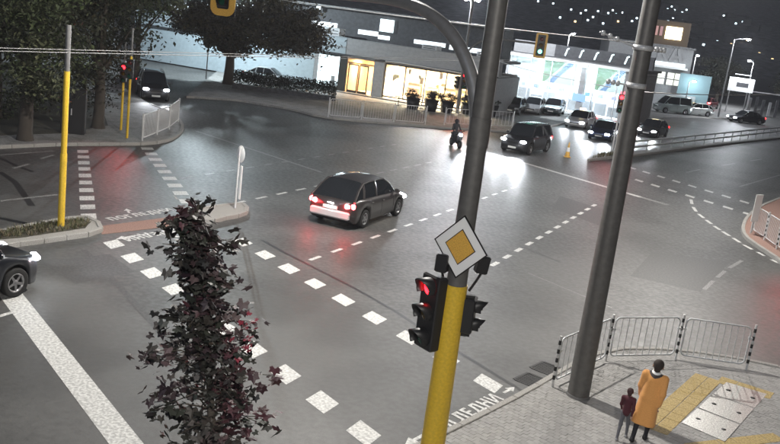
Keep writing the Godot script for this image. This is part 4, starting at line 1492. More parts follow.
func make_long_building() -> void:
	var e := Vector3(0.928, 0, 0.372)
	var b := thing("shop_building", "long low pale building with a brightly lit cafe front", "building", Vector3(-2.50, 0.12, -77.64), atan2(-e.z, e.x))
	var top := 4.75
	# side walls of the box, roof
	bx(b, "wall", -26.0, -6.5, 0.0, 3.35, -0.3, 0.0, M.wall_blue)
	bx(b, "wall", -26.0, -25.7, 0.0, 3.35, -7.0, -0.31, M.wall_blue)
	bx(b, "wall", -25.9, 10.2, 0.0, 3.35, -7.3, -7.0, M.wall_grey)
	bx(b, "fascia", -26.3, -3.4, 3.35, top, -0.7, 0.25, M.wall_blue)
	bx(b, "fascia", -3.39, 10.6, 3.35, top - 0.03, -0.7, 0.22, M.wall_grey)
	bx(b, "fascia_trim", -26.3, -3.41, 3.9, 3.98, 0.251, 0.29, M.wall_grey)
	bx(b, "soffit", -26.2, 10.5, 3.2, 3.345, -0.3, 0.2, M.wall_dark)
	bx(b, "roof", -26.0, 10.4, 4.3, 4.5, -7.0, -0.71, M.roof)
	bx(b, "pillar", -6.5, -6.1, 0.0, 3.2, -0.5, -0.02, M.wall_grey)
	bx(b, "pillar", -4.0, -3.3, 0.0, 3.2, -0.5, 0.0, M.frame_dark)
	bx(b, "pillar", -0.6, 0.35, 0.0, 3.2, -0.5, 0.05, M.wall_grey)
	bx(b, "pillar", 9.9, 10.5, 0.0, 3.2, -0.5, 0.0, M.wall_grey)
	bx(b, "wall", 10.2, 10.5, 0.0, 3.2, -7.0, -0.51, M.wall_grey)
	bx(b, "step", -6.2, 10.4, -0.12, 0.1, -0.5, 0.6, M.pavement)
	# rooms
	shop_room(b, -3.2, -0.7, 0.12, 3.05, 4.0, M.interior, Color(1.0, 0.78, 0.52), 80.0, M.tube)
	shop_room(b, 0.5, 9.9, 0.12, 3.05, 5.0, M.interior, Color(1.0, 0.92, 0.78), 200.0, M.tube)
	# lit advert wall beside the entrance
	var ad := bx(b, "lit_window", -6.1, -4.0, 0.35, 3.0, -0.4, -0.05, M.lit_white)
	area(b, Vector3(-5.05, 1.7, 0.02), Vector3(0, 0, 1), Vector2(2.0, 2.6), Color(0.88, 0.97, 1.0), 16.0)
	for q in [[-4.7, -4.3, 0.5, 1.3], [-5.9, -5.75, 1.55, 1.65], [-4.6, -4.1, 0.75, 0.9], [-5.6, -5.3, 1.9, 1.95]]:
		bx(ad, "print", q[0], q[1], q[2], q[3], -0.045, -0.03, M.wall_grey)
	# entrance doors
	for q in [[-3.1, -2.1], [-2.05, -1.15]]:
		var d := bx(b, "door", q[0], q[0] + 0.09, 0.12, 2.6, -0.16, -0.08, M.frame_dark)
		bx(d, "door_frame", q[1] - 0.09, q[1], 0.12, 2.6, -0.16, -0.08, M.frame_dark)
		bx(d, "door_frame", q[0] + 0.09, q[1] - 0.09, 2.48, 2.6, -0.16, -0.08, M.frame_dark)
		bx(d, "door_frame", q[0] + 0.09, q[1] - 0.09, 0.12, 0.3, -0.16, -0.08, M.frame_dark)
		bx(d, "pane", q[0] + 0.09, q[1] - 0.09, 0.3, 2.48, -0.13, -0.12, M.pane)
		bx(d, "handle", q[1] - 0.2, q[1] - 0.16, 1.0, 1.4, -0.07, -0.02, M.steel)
	bx(b, "transom", -3.2, -0.7, 2.62, 2.74, -0.18, -0.06, M.wood)
	# cafe windows, one pane after another
	for i in 5:
		var x0 := 0.42 + i * 1.88
		var w := bx(b, "window", x0, x0 + 0.07, 0.2, 3.1, -0.16, -0.06, M.frame_dark)
		bx(w, "pane", x0 + 0.07, x0 + 1.88, 0.32, 3.0, -0.12, -0.11, M.pane)
		bx(w, "sill", x0 + 0.07, x0 + 1.88, 0.2, 0.32, -0.16, -0.06, M.frame_dark)
		bx(w, "head_rail", x0 + 0.07, x0 + 1.88, 3.0, 3.1, -0.16, -0.06, M.frame_dark)
		# stickers and hanging pictures on the glass
		for k in 3:
			var px := x0 + rng.randf_range(0.2, 1.6)
			var py := rng.randf_range(1.5, 2.5)
			bx(w, "picture", px, px + rng.randf_range(0.2, 0.5), py, py + rng.randf_range(0.2, 0.6), -0.3, -0.28, mat(Color(rng.randf_range(0.3, 0.6), rng.randf_range(0.15, 0.4), rng.randf_range(0.08, 0.3)), 0.8))
	bx(b, "window_post", 9.84, 9.88, 0.2, 3.1, -0.16, -0.06, M.frame_dark)
	# counters and shelves inside
	for i in 5:
		var x := 1.0 + i * 1.7
		var cab := bx(b, "shelf_unit", x, x + 1.2, 0.12, rng.randf_range(0.9, 2.2), -4.9, -4.4, mat(Color(0.3, rng.randf_range(0.18, 0.28), 0.12), 0.7))
		for k in 3:
			bx(cab, "shelf_board", x, x + 1.2, 0.45 + k * 0.5, 0.5 + k * 0.5, -4.38, -4.1, M.wood)
	# gas pipe and vents under the fascia
	var st := begin()
	tube(st, [Vector3(0.5, 3.27, 0.28), Vector3(2.0, 3.3, 0.28), Vector3(8.0, 3.22, 0.28), Vector3(9.8, 3.22, 0.28)], 0.05, 8)
	obj("pipe", st, M.white_metal, b)
	# set-back upper storey with its light strips
	bx(b, "upper_wall", -24.0, 9.4, 4.5, 7.1, -6.8, -4.0, M.wall_dark)
	bx(b, "upper_roof", -24.6, 10.0, 7.1, 7.3, -7.0, -3.4, M.roof)
	for q in [[-9.3, -6.6, 5.15, 5.75], [-4.4, -2.4, 5.1, 5.5], [-2.35, -1.2, 4.9, 5.25], [1.2, 4.2, 4.95, 5.3], [4.6, 8.2, 4.85, 5.25]]:
		bx(b, "upper_window", q[0], q[1], q[2], q[3], -4.0, -3.93, glow(Color(0.92, 0.97, 1.0), 1.7))
	bx(b, "lit_panel", -2.2, -0.9, 5.6, 6.7, -3.9, -3.7, glow(Color(0.9, 0.98, 1.0), 1.9))
	bx(b, "lit_panel", -8.6, -8.2, 6.8, 7.1, -3.39, -3.3, glow(Color(0.9, 0.98, 1.0), 1.2))
	# rooftop machines
	for q in [[-7.0, -5.0, 0.9, 1.6], [3.0, 4.4, 0.55, 1.0], [8.0, 9.5, 0.6, 1.0]]:
		var u := bx(b, "roof_unit", q[0], q[1], 4.5, 4.5 + q[2], -2.6, -1.4, M.white_metal, 0.04)
		for k in 3:
			bx(u, "louvre", q[0] + 0.15, q[1] - 0.15, 4.62 + k * q[2] * 0.27, 4.62 + k * q[2] * 0.27 + 0.06, -1.4, -1.37, M.black)

func poster_tex(seed_: int) -> ImageTexture:
	# printed advert: green field, a light diagonal ray, blue field
	var im := Image.create(128, 64, false, Image.FORMAT_RGB8)
	var n := FastNoiseLite.new()
	n.seed = seed_
	for y in 64:
		for x in 128:
			var u := x / 128.0
			var v := y / 64.0
			var c := Color(0.12, 0.55, 0.12)
			var ray := u + v * 0.55 + 0.04 * n.get_noise_2d(x * 3, y * 3)
			if ray > 0.68:
				c = Color(0.1, 0.5, 0.8)
			if ray > 0.62 and ray < 0.72 or ray > 0.9:
				c = Color(0.85, 0.97, 0.97)
			im.set_pixel(x, y, c)
	return ImageTexture.create_from_image(im)

func make_showroom() -> void:
	var a := Vector3(8.34, 0.12, -80.77)
	var a2 := Vector3(10.0, 0.12, -91.5)
	var c2 := Vector3(21.6, 0.12, -84.0)
	var e := (c2 - a2).normalized()
	var b := thing("showroom", "bright white showroom with green and blue window posters under a flat canopy", "building", a2, atan2(-e.z, e.x))
	var L := (c2 - a2).length()
	bx(b, "wall", -0.3, 0.0, 0.0, 4.9, -3.4, 0.0, M.wall_grey)
	bx(b, "wall", L, L + 0.3, 0.0, 4.9, -3.4, 0.0, M.wall_grey)
	bx(b, "roof", -0.6, L + 0.6, 4.9, 5.1, -3.6, 1.2, M.roof)
	bx(b, "canopy_edge", -0.7, L + 0.7, 4.78, 5.02, 1.21, 1.35, M.sign_white)
	bx(b, "upper_band", 4.0, L + 0.3, 5.1, 6.3, -2.0, -1.6, M.wall_dark)
	bx(b, "upper_band", -0.6, 3.99, 5.1, 6.3, -2.1, -1.65, M.wall_grey)
	for i in 6:
		var x := 5.3 + i * 1.55
		var st := begin()
		tube(st, [Vector3(x - 0.12, 5.35, -1.5), Vector3(x - 0.02, 5.7, -1.5), Vector3(x + 0.05, 6.0, -1.5), Vector3(x + 0.22, 6.08, -1.5)], 0.07, 6)
		obj("sign_letter", st, M.lit_white, b)
	shop_room(b, 0.0, L, 0.1, 4.8, 3.2, M.interior_white, Color(0.9, 0.97, 1.0), 45.0, M.tube_cool)
	# glass front
	for i in 6:
		var x := L * i / 6.0
		var w := bx(b, "window", x, x + 0.08, 0.1, 4.78, -0.1, 0.0, M.steel)
		bx(w, "pane", x + 0.08, x + L / 6.0, 0.2, 4.7, -0.06, -0.05, M.pane)
	for q in [[0.6, 2.9, 0], [3.7, 7.1, 1], [9.3, 12.4, 2]]:
		var m := StandardMaterial3D.new()
		m.albedo_color = Color(0.1, 0.1, 0.1)
		m.emission_enabled = true
		m.emission_operator = BaseMaterial3D.EMISSION_OP_MULTIPLY
		m.emission = Color.WHITE
		m.emission_energy_multiplier = 0.85
		m.emission_texture = poster_tex(q[2] + 3)
		if q[2] == 0:
			m = glow(Color(0.55, 0.72, 0.78), 0.6)
		var pm := PlaneMesh.new()
		pm.size = Vector2(q[1] - q[0], 2.1)
		var fr := bx(b, "poster_panel", q[0] - 0.05, q[1] + 0.05, 2.55, 4.75, -0.4, -0.32, M.sign_white)
		put_mesh("lit_sign_print", pm, m, fr, Transform3D(Basis(Vector3.RIGHT, PI / 2), Vector3((q[0] + q[1]) / 2, 3.65, -0.31)))
	# shelves and goods
	for i in 9:
		var x := 0.6 + i * 1.4
		var s := bx(b, "shelf_unit", x, x + 1.0, 0.1, rng.randf_range(0.8, 1.7), -2.4, -1.8, mat(Color(0.25, 0.26, 0.28) * rng.randf_range(0.3, 1.4), 0.6))
		bx(s, "goods", x + 0.1, x + 0.5, 1.75, 2.1, -2.4, -2.0, mat(Color(rng.randf_range(0.05, 0.4), rng.randf_range(0.1, 0.4), rng.randf_range(0.2, 0.6)), 0.6))
	bx(b, "column", 8.0, 8.5, 0.0, 4.78, 0.1, 0.6, M.wall_grey)
	bx(b, "column", L - 1.3, L - 0.5, 0.0, 4.78, 0.2, 0.9, M.wall_grey)
	bx(b, "lit_sign", 7.6, 8.9, 1.3, 2.0, 0.65, 0.75, glow(Color(0.25, 0.6, 0.95), 0.9))
	bx(b, "lit_sign", L - 1.4, L - 0.3, 2.0, 2.9, 0.95, 1.05, glow(Color(1.0, 0.3, 0.38), 1.6))
	bx(b, "canopy_light", 0.5, L - 0.5, 4.83, 4.89, 0.5, 0.8, M.tube_cool)
	area(b, Vector3(L / 2, 4.8, 0.65), Vector3.DOWN, Vector2(L - 1, 0.3), Color(0.9, 0.97, 1.0), 30.0)

func make_market() -> void:
	var b := thing("supermarket", "tall dark supermarket with a lit cream sign and letters beyond the thick pole", "building", Vector3(26.0, 0.1, -121.0), -0.12)
	bx(b, "wall", 0.0, 11.0, 0.0, 7.4, -14.0, -0.3, M.wall_grey)
	bx(b, "roof", -0.2, 11.2, 7.4, 7.7, -14.2, 0.0, M.roof)
	bx(b, "sign_board", 5.0, 10.0, 7.7, 10.8, -0.6, -0.2, mat(Color(0.09, 0.06, 0.035), 0.7))
	bx(b, "lit_sign", 6.9, 9.0, 8.5, 10.1, -0.19, -0.05, M.lit_sign)
	bx(b, "lit_sign", 5.6, 5.9, 8.8, 10.0, -0.19, -0.08, glow(Color(0.9, 0.45, 0.3), 0.35))
	bx(b, "lit_sign", 6.15, 6.5, 8.8, 10.0, -0.19, -0.08, glow(Color(0.9, 0.25, 0.15), 0.25))
	var st := begin()
	var o := put_mesh("letters", text_mesh("LRA", 2.0, 0.12), mat(Color(0.3, 0.3, 0.3), 0.6), b, Transform3D(Basis(), Vector3(7.2, 6.6, -0.2)))
	bx(b, "awning", 3.5, 10.4, 4.75, 5.0, -0.3, 1.2, M.sign_white)
	bx(b, "awning_light", 3.7, 10.2, 5.02, 5.5, -0.3, 0.0, glow(Color(0.92, 0.98, 1.0), 1.6))
	for i in 3:
		var x := 3.8 + i * 2.2
		var w := bx(b, "window", x, x + 1.9, 2.6, 4.2, -0.35, -0.28, glow(Color(0.95, 0.97, 0.92), 1.0))
		bx(w, "mullion", x + 0.9, x + 0.98, 2.6, 4.2, -0.28, -0.24, M.frame_dark)
		bx(w, "window_frame", x - 0.08, x, 2.5, 4.3, -0.3, -0.2, M.frame_dark)
		bx(w, "shelf", x, x + 1.9, 3.3, 3.4, -0.27, -0.22, M.wall_dark)
	bx(b, "fence_wall", 2.0, 12.0, 0.0, 1.6, 1.5, 1.6, M.wall_grey)
	# pale hoarding beside it
	var k := thing("hoarding", "pale teal hoarding with a lamp in front beside the supermarket", "hoarding", Vector3(37.4, 0.1, -118.5), -0.2)
	bx(k, "panel", -2.0, 2.0, 0.6, 4.4, -0.1, 0.0, mat(Color(0.16, 0.23, 0.25), 0.7))
	for x in [-1.9, 1.9]:
		bx(k, "post", x - 0.08, x + 0.08, 0.0, 4.4, -0.25, -0.11, M.grey_pole)

func house(at: Vector3, w: float, h: float, lights: Array, warm: bool, label: String) -> void:
	var t := thing("hillside_house", label, "house", at, rng.randf_range(-0.3, 0.3), "houses on the far hillside")
	bx(t, "wall", -w / 2, w / 2, -4.0, h, -4.0, 0.0, M.house)
	var st := begin()
	prism(st, [Vector3(-w / 2 - 0.3, 0, 0.3), Vector3(w / 2 + 0.3, 0, 0.3), Vector3(w / 2 + 0.3, 0, -4.3), Vector3(-w / 2 - 0.3, 0, -4.3)], h, h + 0.4)
	obj("roof", st, M.hill, t)
	for q in lights:
		bx(t, "window", q.x - 0.5, q.x + 0.5, q.y - 0.45, q.y + 0.45, 0.01, 0.1, M.window_warm if warm else M.window_cool)

func make_hill() -> void:
	# a dark slope beyond the town, rising from 350 m to 1100 m
	var st := begin()
	st.set_smooth_group(1)
	var n := FastNoiseLite.new()
	n.seed = 5
	n.frequency = 0.004
	var row := []
	for j in 16:
		var r := []
		for i in 41:
			var z := -340.0 - j * 50.0
			var x := -700.0 + i * 40.0
			r.append(Vector3(x, 0.12 * (-z - 350.0) + n.get_noise_2d(x, z) * 5.0 * minf(1.0, j / 3.0) - (3.0 if j == 0 else 0.0), z))
		row.append(r)
	skin(st, row, false)
	structure("hill", st, M.hill)
	for q in [[Vector3(88.1, 21.3, -527.8), 1, false, "high above the showroom"], [Vector3(92.7, 19.6, -513.6), 2, false, "midway above the showroom"], [Vector3(106.8, 22.6, -538.0), 2, false, "midway above the showroom"], [Vector3(113.4, 22.2, -535.2), 3, false, "midway above the showroom"], [Vector3(122.2, 23.9, -549.4), 1, false, "midway above the showroom"], [Vector3(81.1, 14.1, -467.6), 1, true, "low above the showroom"], [Vector3(91.2, 15.8, -481.6), 2, false, "low above the showroom"], [Vector3(96.9, 15.0, -475.1), 1, false, "low above the showroom"], [Vector3(108.7, 17.4, -494.6), 1, true, "low above the showroom"], [Vector3(74.7, 15.3, -477.5), 1, false, "midway above the showroom"], [Vector3(88.2, 23.8, -548.4), 1, false, "high above the showroom"], [Vector3(119.8, 18.7, -505.5), 2, false, "low above the showroom"], [Vector3(128.5, 19.7, -513.9), 1, false, "low above the showroom"], [Vector3(171.6, 35.1, -642.3), 1, false, "high above the supermarket sign"], [Vector3(168.9, 31.9, -615.4), 3, false, "high above the supermarket sign"], [Vector3(154.9, 26.2, -568.4), 1, false, "high above the supermarket sign"], [Vector3(174.8, 30.6, -605.0), 2, false, "high above the supermarket sign"], [Vector3(146.7, 21.8, -531.7), 2, false, "midway above the supermarket sign"], [Vector3(157.9, 23.7, -547.3), 1, false, "midway above the supermarket sign"], [Vector3(143.8, 18.9, -507.5), 1, true, "midway above the supermarket sign"], [Vector3(148.4, 16.6, -488.0), 2, false, "midway above the pale hoarding"], [Vector3(149.8, 15.4, -478.2), 2, false, "low above the pale hoarding"], [Vector3(154.0, 15.0, -474.8), 2, true, "low above the pale hoarding"], [Vector3(151.9, 13.1, -459.2), 1, false, "low above the pale hoarding"], [Vector3(132.2, 8.5, -421.2), 2, false, "low above the pale hoarding"], [Vector3(123.3, 5.4, -394.9), 1, false, "low above the pale hoarding"], [Vector3(137.0, 9.7, -431.0), 1, false, "low above the pale hoarding"], [Vector3(149.8, 18.1, -501.0), 1, true, "midway above the pale hoarding"], [Vector3(163.5, 19.6, -513.5), 1, true, "midway above the pale hoarding"], [Vector3(198.3, 29.7, -597.2), 3, false, "high above the tall street lamp"], [Vector3(190.8, 25.8, -565.3), 2, false, "midway above the tall street lamp"], [Vector3(204.6, 28.6, -588.3), 4, false, "midway above the tall street lamp"], [Vector3(201.3, 26.5, -570.7), 3, false, "midway above the tall street lamp"], [Vector3(189.7, 24.1, -550.6), 2, false, "midway above the tall street lamp"], [Vector3(178.4, 22.3, -535.6), 1, true, "midway above the tall street lamp"], [Vector3(167.8, 13.9, -465.8), 2, true, "low above the tall street lamp"], [Vector3(173.9, 13.7, -464.2), 1, true, "low above the far fence"], [Vector3(163.3, 9.7, -431.1), 1, true, "low above the far fence"], [Vector3(191.6, 20.7, -522.8), 1, false, "midway above the far fence"], [Vector3(204.8, 22.6, -538.6), 1, true, "midway above the far fence"], [Vector3(163.4, 7.7, -414.5), 1, true, "low above the far fence"], [Vector3(157.2, 12.5, -453.8), 1, true, "low above the tall street lamp"], [Vector3(73.0, 24.3, -552.7), 2, false, "high above the showroom"], [Vector3(80.6, 24.1, -550.5), 1, false, "high above the showroom"]]:
		var p: Vector3 = q[0]
		var L := []
		for k in q[1]:
			L.append(Vector2((k - (q[1] - 1) / 2.0) * 2.4, 1.8 + (k % 2) * 1.9))
		house(p - Vector3(0, 1.5, 0), 4.0 + 2.4 * q[1], 5.4, L, q[2], "far hillside house showing %s %s lit window%s, %s" % [["one", "two", "three", "four"][q[1] - 1], "warm" if q[2] else "cool", "" if q[1] == 1 else "s", q[3]])

func shrub(parent: Node3D, at: Vector3, rad: Vector3, n: int, cols: Array, called := "foliage") -> void:
	crown(parent, at, rad, n, 40, 0.09, minf(rad.x, rad.y) * 0.6, cols, called)

func _ready() -> void:
	rng.seed = 7
	set_view()
	make_materials()
	M.cloth = grain(mat(Color(0.72, 0.34, 0.1), 0.85), 0.05, 0.4, 0.88, 1.08, 60, 0.7)
	M.cloth.rim_enabled = true
	M.cloth.rim = 0.3
	make_ground()
	make_hill()
	make_long_building()
	make_showroom()
	make_market()
	make_lamps()
	make_left_side()
	make_far_side()
	make_right_side()
	make_near_mast()
	make_near_corner()
	make_traffic()
	make_young_maple()

func make_lamps() -> void:
	# lamps hung over the junction on span wires, above the picture
	hung_lamp(Vector3(-1.6, 12.0, -23.3), Vector3(-30, 13, -36), Vector3(16, 13, -12), "street lamp hung over the near crossing", 240.0)
	hung_lamp(Vector3(13.0, 11.5, -40.0), Vector3(4.5, 10.3, -17.9), Vector3(30, 13, -50), "street lamp hung over the middle of the junction", 190.0)
	hung_lamp(Vector3(1.0, 10.5, 2.5), Vector3(-14, 11, 2), Vector3(16, 11, 3), "fill lamp added over the near pavement, out of view", 130.0)  # unseen lamp, added to brighten the sides that face the camera
	hung_lamp(Vector3(-17.5, 9.5, -77.0), Vector3(-34, 11, -80), Vector3(-6, 11, -74), "street lamp hung over the side street", 260.0, Color(0.9, 0.97, 1.0))
	street_lamp(Vector3(37.92, 0.1, -108.71), 9.3, Vector3(1.5, 0, 0.3), "tall street lamp shining over the far road", 90.0)
	street_lamp(Vector3(4.85, 0.12, -83.0), 9.2, Vector3(0.55, 0, 0.2), "twin-headed street lamp behind the cafe front", 150.0, true)
	street_lamp(Vector3(48.0, 0.1, -128.0), 6.8, Vector3(-0.8, 0, 0.3), "small street lamp far along the road edge", 60.0)
	street_lamp(Vector3(36.3, 0.1, -117.3), 3.4, Vector3(0.5, 0, 0.4), "low bright lamp in front of the pale hoarding", 9.0, false, Color(0.85, 0.97, 1.0), 0.28)
	for x in [36.6, 37.8, 39.0]:
		street_lamp(Vector3(x + 3.0, 0.1, -135.0), 6.6, Vector3(0.1, 0, 0.5), "floodlight beyond the hoarding, %s of three in a row" % ("first" if x < 37 else ("second" if x < 38 else "third")), 20.0, false, Color(0.95, 0.98, 1.0), 0.22)
	street_lamp(Vector3(19.0, 0.1, -112.0), 7.4, Vector3(0.4, 0, 0.5), "small street lamp rising behind the showroom", 40.0)

func make_left_side() -> void:
	# yellow pole on the island
	var t := thing("yellow_pole", "tall slim yellow pole with grey top on the planted island", "pole", Vector3(-9.73, 0.15, -25.40))
	var st := begin()
	tube(st, [Vector3(0, -0.05, 0), Vector3(0, 2.2, 0)], 0.1, 14)
	tube(st, [Vector3(0, 2.2, 0), Vector3(0, 4.6, 0)], 0.085, 14)
	obj("yellow_sleeve", st, M.yellow, t)
	st = begin()
	tube(st, [Vector3(0, 4.6, 0), Vector3(0, 5.9, 0)], 0.075, 14)
	obj("pole_top", st, M.grey_pole, t)
	grass_tufts(t.get_parent().get_node("median_island"), [Vector3(-11.04, 0, -24.02), Vector3(-10.40, 0, -25.21), Vector3(-9.67, 0, -26.46), Vector3(-9.18, 0, -26.32), Vector3(-9.07, 0, -25.60), Vector3(-10.25, 0, -23.80), Vector3(-10.72, 0, -23.34)], 700, 0.14, 0.15)
	# keep-right sign on the island nose
	t = thing("keep_right_sign", "round traffic sign on a white post at the island nose", "traffic sign", Vector3(-5.52, 0.13, -30.54))
	st = begin()
	tube(st, [Vector3(0, -0.02, 0), Vector3(0, 2.2, 0)], 0.035, 10)
	obj("post", st, M.white_metal, t)
	var n := Vector3(0.8, 0, -0.6).normalized()
	st = begin()
	lathe(st, [[0.0, 0.012], [0.28, 0.012], [0.3, 0.0], [0.28, -0.012], [0.0, -0.012]], Transform3D(look(n) * Basis(Vector3.RIGHT, PI / 2), Vector3(0, 1.95, 0) + n * 0.05), 24)
	var disc := obj("disc", st, M.sign_white, t)
	st = begin()
	lathe(st, [[0.0, 0.016], [0.25, 0.016]], Transform3D(look(n) * Basis(Vector3.RIGHT, PI / 2), Vector3(0, 1.95, 0) + n * 0.05), 24)
	obj("blue_field", st, M.sign_blue, disc)
	st = begin()
	box(st, Vector3(0.12, 0.95, 0.05), Vector3(0.14, 1.2, 0.03), look(n), 0.008)
	obj("reflector_board", st, M.sign_white, t)
	# signal posts at the far left corner
	plain_signal(Vector3(-13.05, 0.12, -41.93), 5.2, Vector3(0.1, 0, 1).normalized(), -1, "yellow signal post nearest the bright railing end", 0.0, true, 3.3)
	plain_signal(Vector3(-14.02, 0.12, -44.00), 4.4, Vector3(0.15, 0, 1).normalized(), 0, "yellow signal post showing a red light", 7.0, true, 2.85)
	# dark cabinet and black bin
	t = thing("utility_cabinet", "tall dark cabinet behind the yellow pole", "cabinet", Vector3(-15.40, 0.12, -41.12), 0.2)
	bx(t, "body", -0.55, 0.55, 0.0, 2.1, -0.5, 0.0, M.black, 0.02)
	bx(t, "door", -0.5, 0.0, 0.1, 2.0, 0.0, 0.02, M.black)
	bx(t, "door", 0.01, 0.5, 0.1, 2.0, 0.0, 0.02, M.black)
	bx(t, "handle", -0.08, -0.04, 0.9, 1.2, 0.02, 0.06, M.steel)
	# railing at the corner
	var f := [Vector3(-12.23, 0.12, -41.64), Vector3(-12.16, 0.12, -43.88), Vector3(-12.15, 0.12, -46.08), Vector3(-12.47, 0.12, -49.09)]
	var nm := ["first", "middle", "last"]
	for i in 3:
		barrier(f[i], f[i + 1], 1.25, 12, "white railing panel at the corner, %s from the yellow signal post" % nm[i], "railing panels at the corner", M.white_metal, true, i == 2, false, 5, 0.026)
	# trees
	var dark := [Color(0.03, 0.035, 0.02), Color(0.02, 0.024, 0.014), Color(0.045, 0.04, 0.022)]
	var green := [Color(0.09, 0.12, 0.05), Color(0.06, 0.075, 0.035), Color(0.12, 0.13, 0.07), Color(0.035, 0.04, 0.025)]  # green tones lightened: lamp light on the leaves is put into their colour
	tree(Vector3(-16.36, 0.12, -38.18), "broad leafy tree at the edge behind the yellow pole", 3.0, 0.3, Vector3(0.6, 5.0, 0.3), Vector3(2.2, 3.0, 1.8), 60, 130, green, 0.13)
	tree(Vector3(-15.08, 0.12, -43.72), "dark dense tree behind the red signal post", 3.0, 0.28, Vector3(-0.6, 5.2, -0.5), Vector3(2.6, 3.6, 2.2), 60, 130, dark, 0.14)
	tree(Vector3(-19.85, 0.12, -42.80), "dark tree rising behind the leafy one at the picture edge", 3.4, 0.3, Vector3(0.8, 6.2, 0.0), Vector3(4.0, 3.8, 3.0), 60, 120, dark, 0.16)
	tree(Vector3(-24.5, 0.12, -70.0), "pale lit tree beyond the waiting car", 3.4, 0.25, Vector3(-1.5, 6.6, 0), Vector3(4.5, 2.4, 3.0), 60, 110, green, 0.17)
	tree(Vector3(-14.72, 0.12, -73.33), "wide dark street tree with a thick trunk before the pale wall", 2.6, 0.42, Vector3(1.6, 5.2, 0.5), Vector3(6.6, 2.5, 3.6), 170, 130, [Color(0.05, 0.042, 0.024), Color(0.035, 0.03, 0.018), Color(0.065, 0.055, 0.03)], 0.2)
	tree(Vector3(-19.5, 0.12, -64.0), "leafy tree with lightened leaves beside the side street", 3.6, 0.2, Vector3(-0.5, 7.0, 0), Vector3(3.6, 2.3, 2.6), 60, 120, green, 0.16)
	for q in [[Vector3(-18.95, 0.12, -46.62), "thick", Vector3(1.6, 1.0, 1.2)], [Vector3(-16.75, 0.12, -47.22), "low", Vector3(1.4, 1.6, 1.2)], [Vector3(-19.42, 0.12, -43.28), "pale-tipped", Vector3(1.5, 1.2, 1.2)], [Vector3(-19.17, 0.12, -50.69), "tall", Vector3(2.4, 2.4, 1.4)]]:
		var sh := thing("bush", q[1] + " bush under the trees by the cabinet", "bush", q[0], 0.0, "bushes under the trees")
		shrub(sh, Vector3(0, q[2].y * 0.9, 0), q[2], 26, green if q[1] == "pale-tipped" else dark)
	# wall across the side street and the low dark hedge
	t = thing("boundary_wall", "pale grey boundary wall across the end of the side street", "wall", Vector3(-38, 0, -90), 0.04)
	bx(t, "wall", 0.0, 17.5, 0.0, 2.9, -0.3, 0.0, M.wall_grey)
	bx(t, "coping", -0.1, 17.6, 2.9, 3.05, -0.36, 0.06, M.kerb)
	for k in 5:
		bx(t, "pier", k * 4.3, k * 4.3 + 0.35, 0.0, 2.95, 0.001, 0.1, M.wall_grey)
	t = thing("small_sign_post", "round sign on a thin post beside the thick trunk", "traffic sign", Vector3(-17.02, 0.1, -75.34))
	st = begin()
	tube(st, [Vector3(0, 0, 0), Vector3(0, 3.4, 0)], 0.05, 8)
	obj("post", st, M.grey_pole, t)
	st = begin()
	lathe(st, [[0.0, 0.02], [0.42, 0.02], [0.42, -0.02], [0.0, -0.02]], Transform3D(Basis(Vector3.RIGHT, PI / 2), Vector3(0, 3.0, 0.08)), 20)
	obj("disc", st, M.black, t)
	# low dark wall with hedge
	var h0 := Vector3(-13.83, 0.12, -70.62)
	var h1 := Vector3(-5.57, 0.12, -70.74)
	var hl := (h1 - h0).length()
	t = thing("hedge", "low dark clipped hedge before the pale building", "hedge", h0, atan2(-(h1 - h0).z, (h1 - h0).x))
	bx(t, "planter_wall", 0.0, hl, 0.0, 0.35, -0.7, 0.0, M.wall_dark)
	var cs := begin()
	cs.set_smooth_group(-1)
	for i in 5200:
		var p := Vector3(rng.randf() * hl, 0.35 + pow(rng.randf(), 0.7) * (1.0 + 0.15 * sin(i * 0.01)), -0.9 + rng.randf() * 1.0)
		var tt := rng.randf_range(0.5, 1.4)
		leaf_at(cs, p, rand_basis(0.3), 0.1, Color(0.016 * tt, 0.018 * tt, 0.012 * tt), false)
	obj("foliage", cs, M.leaf, t)
	# parked cars under the tree
	car(Vector3(-12.14, 0.1, -77.90), Vector3(1, 0, 0.2), "sedan", 4.4, 1.75, Color(0.4, 0.42, 0.44), "pale parked car half hidden behind the dark hedge", {"group": "parked cars"})

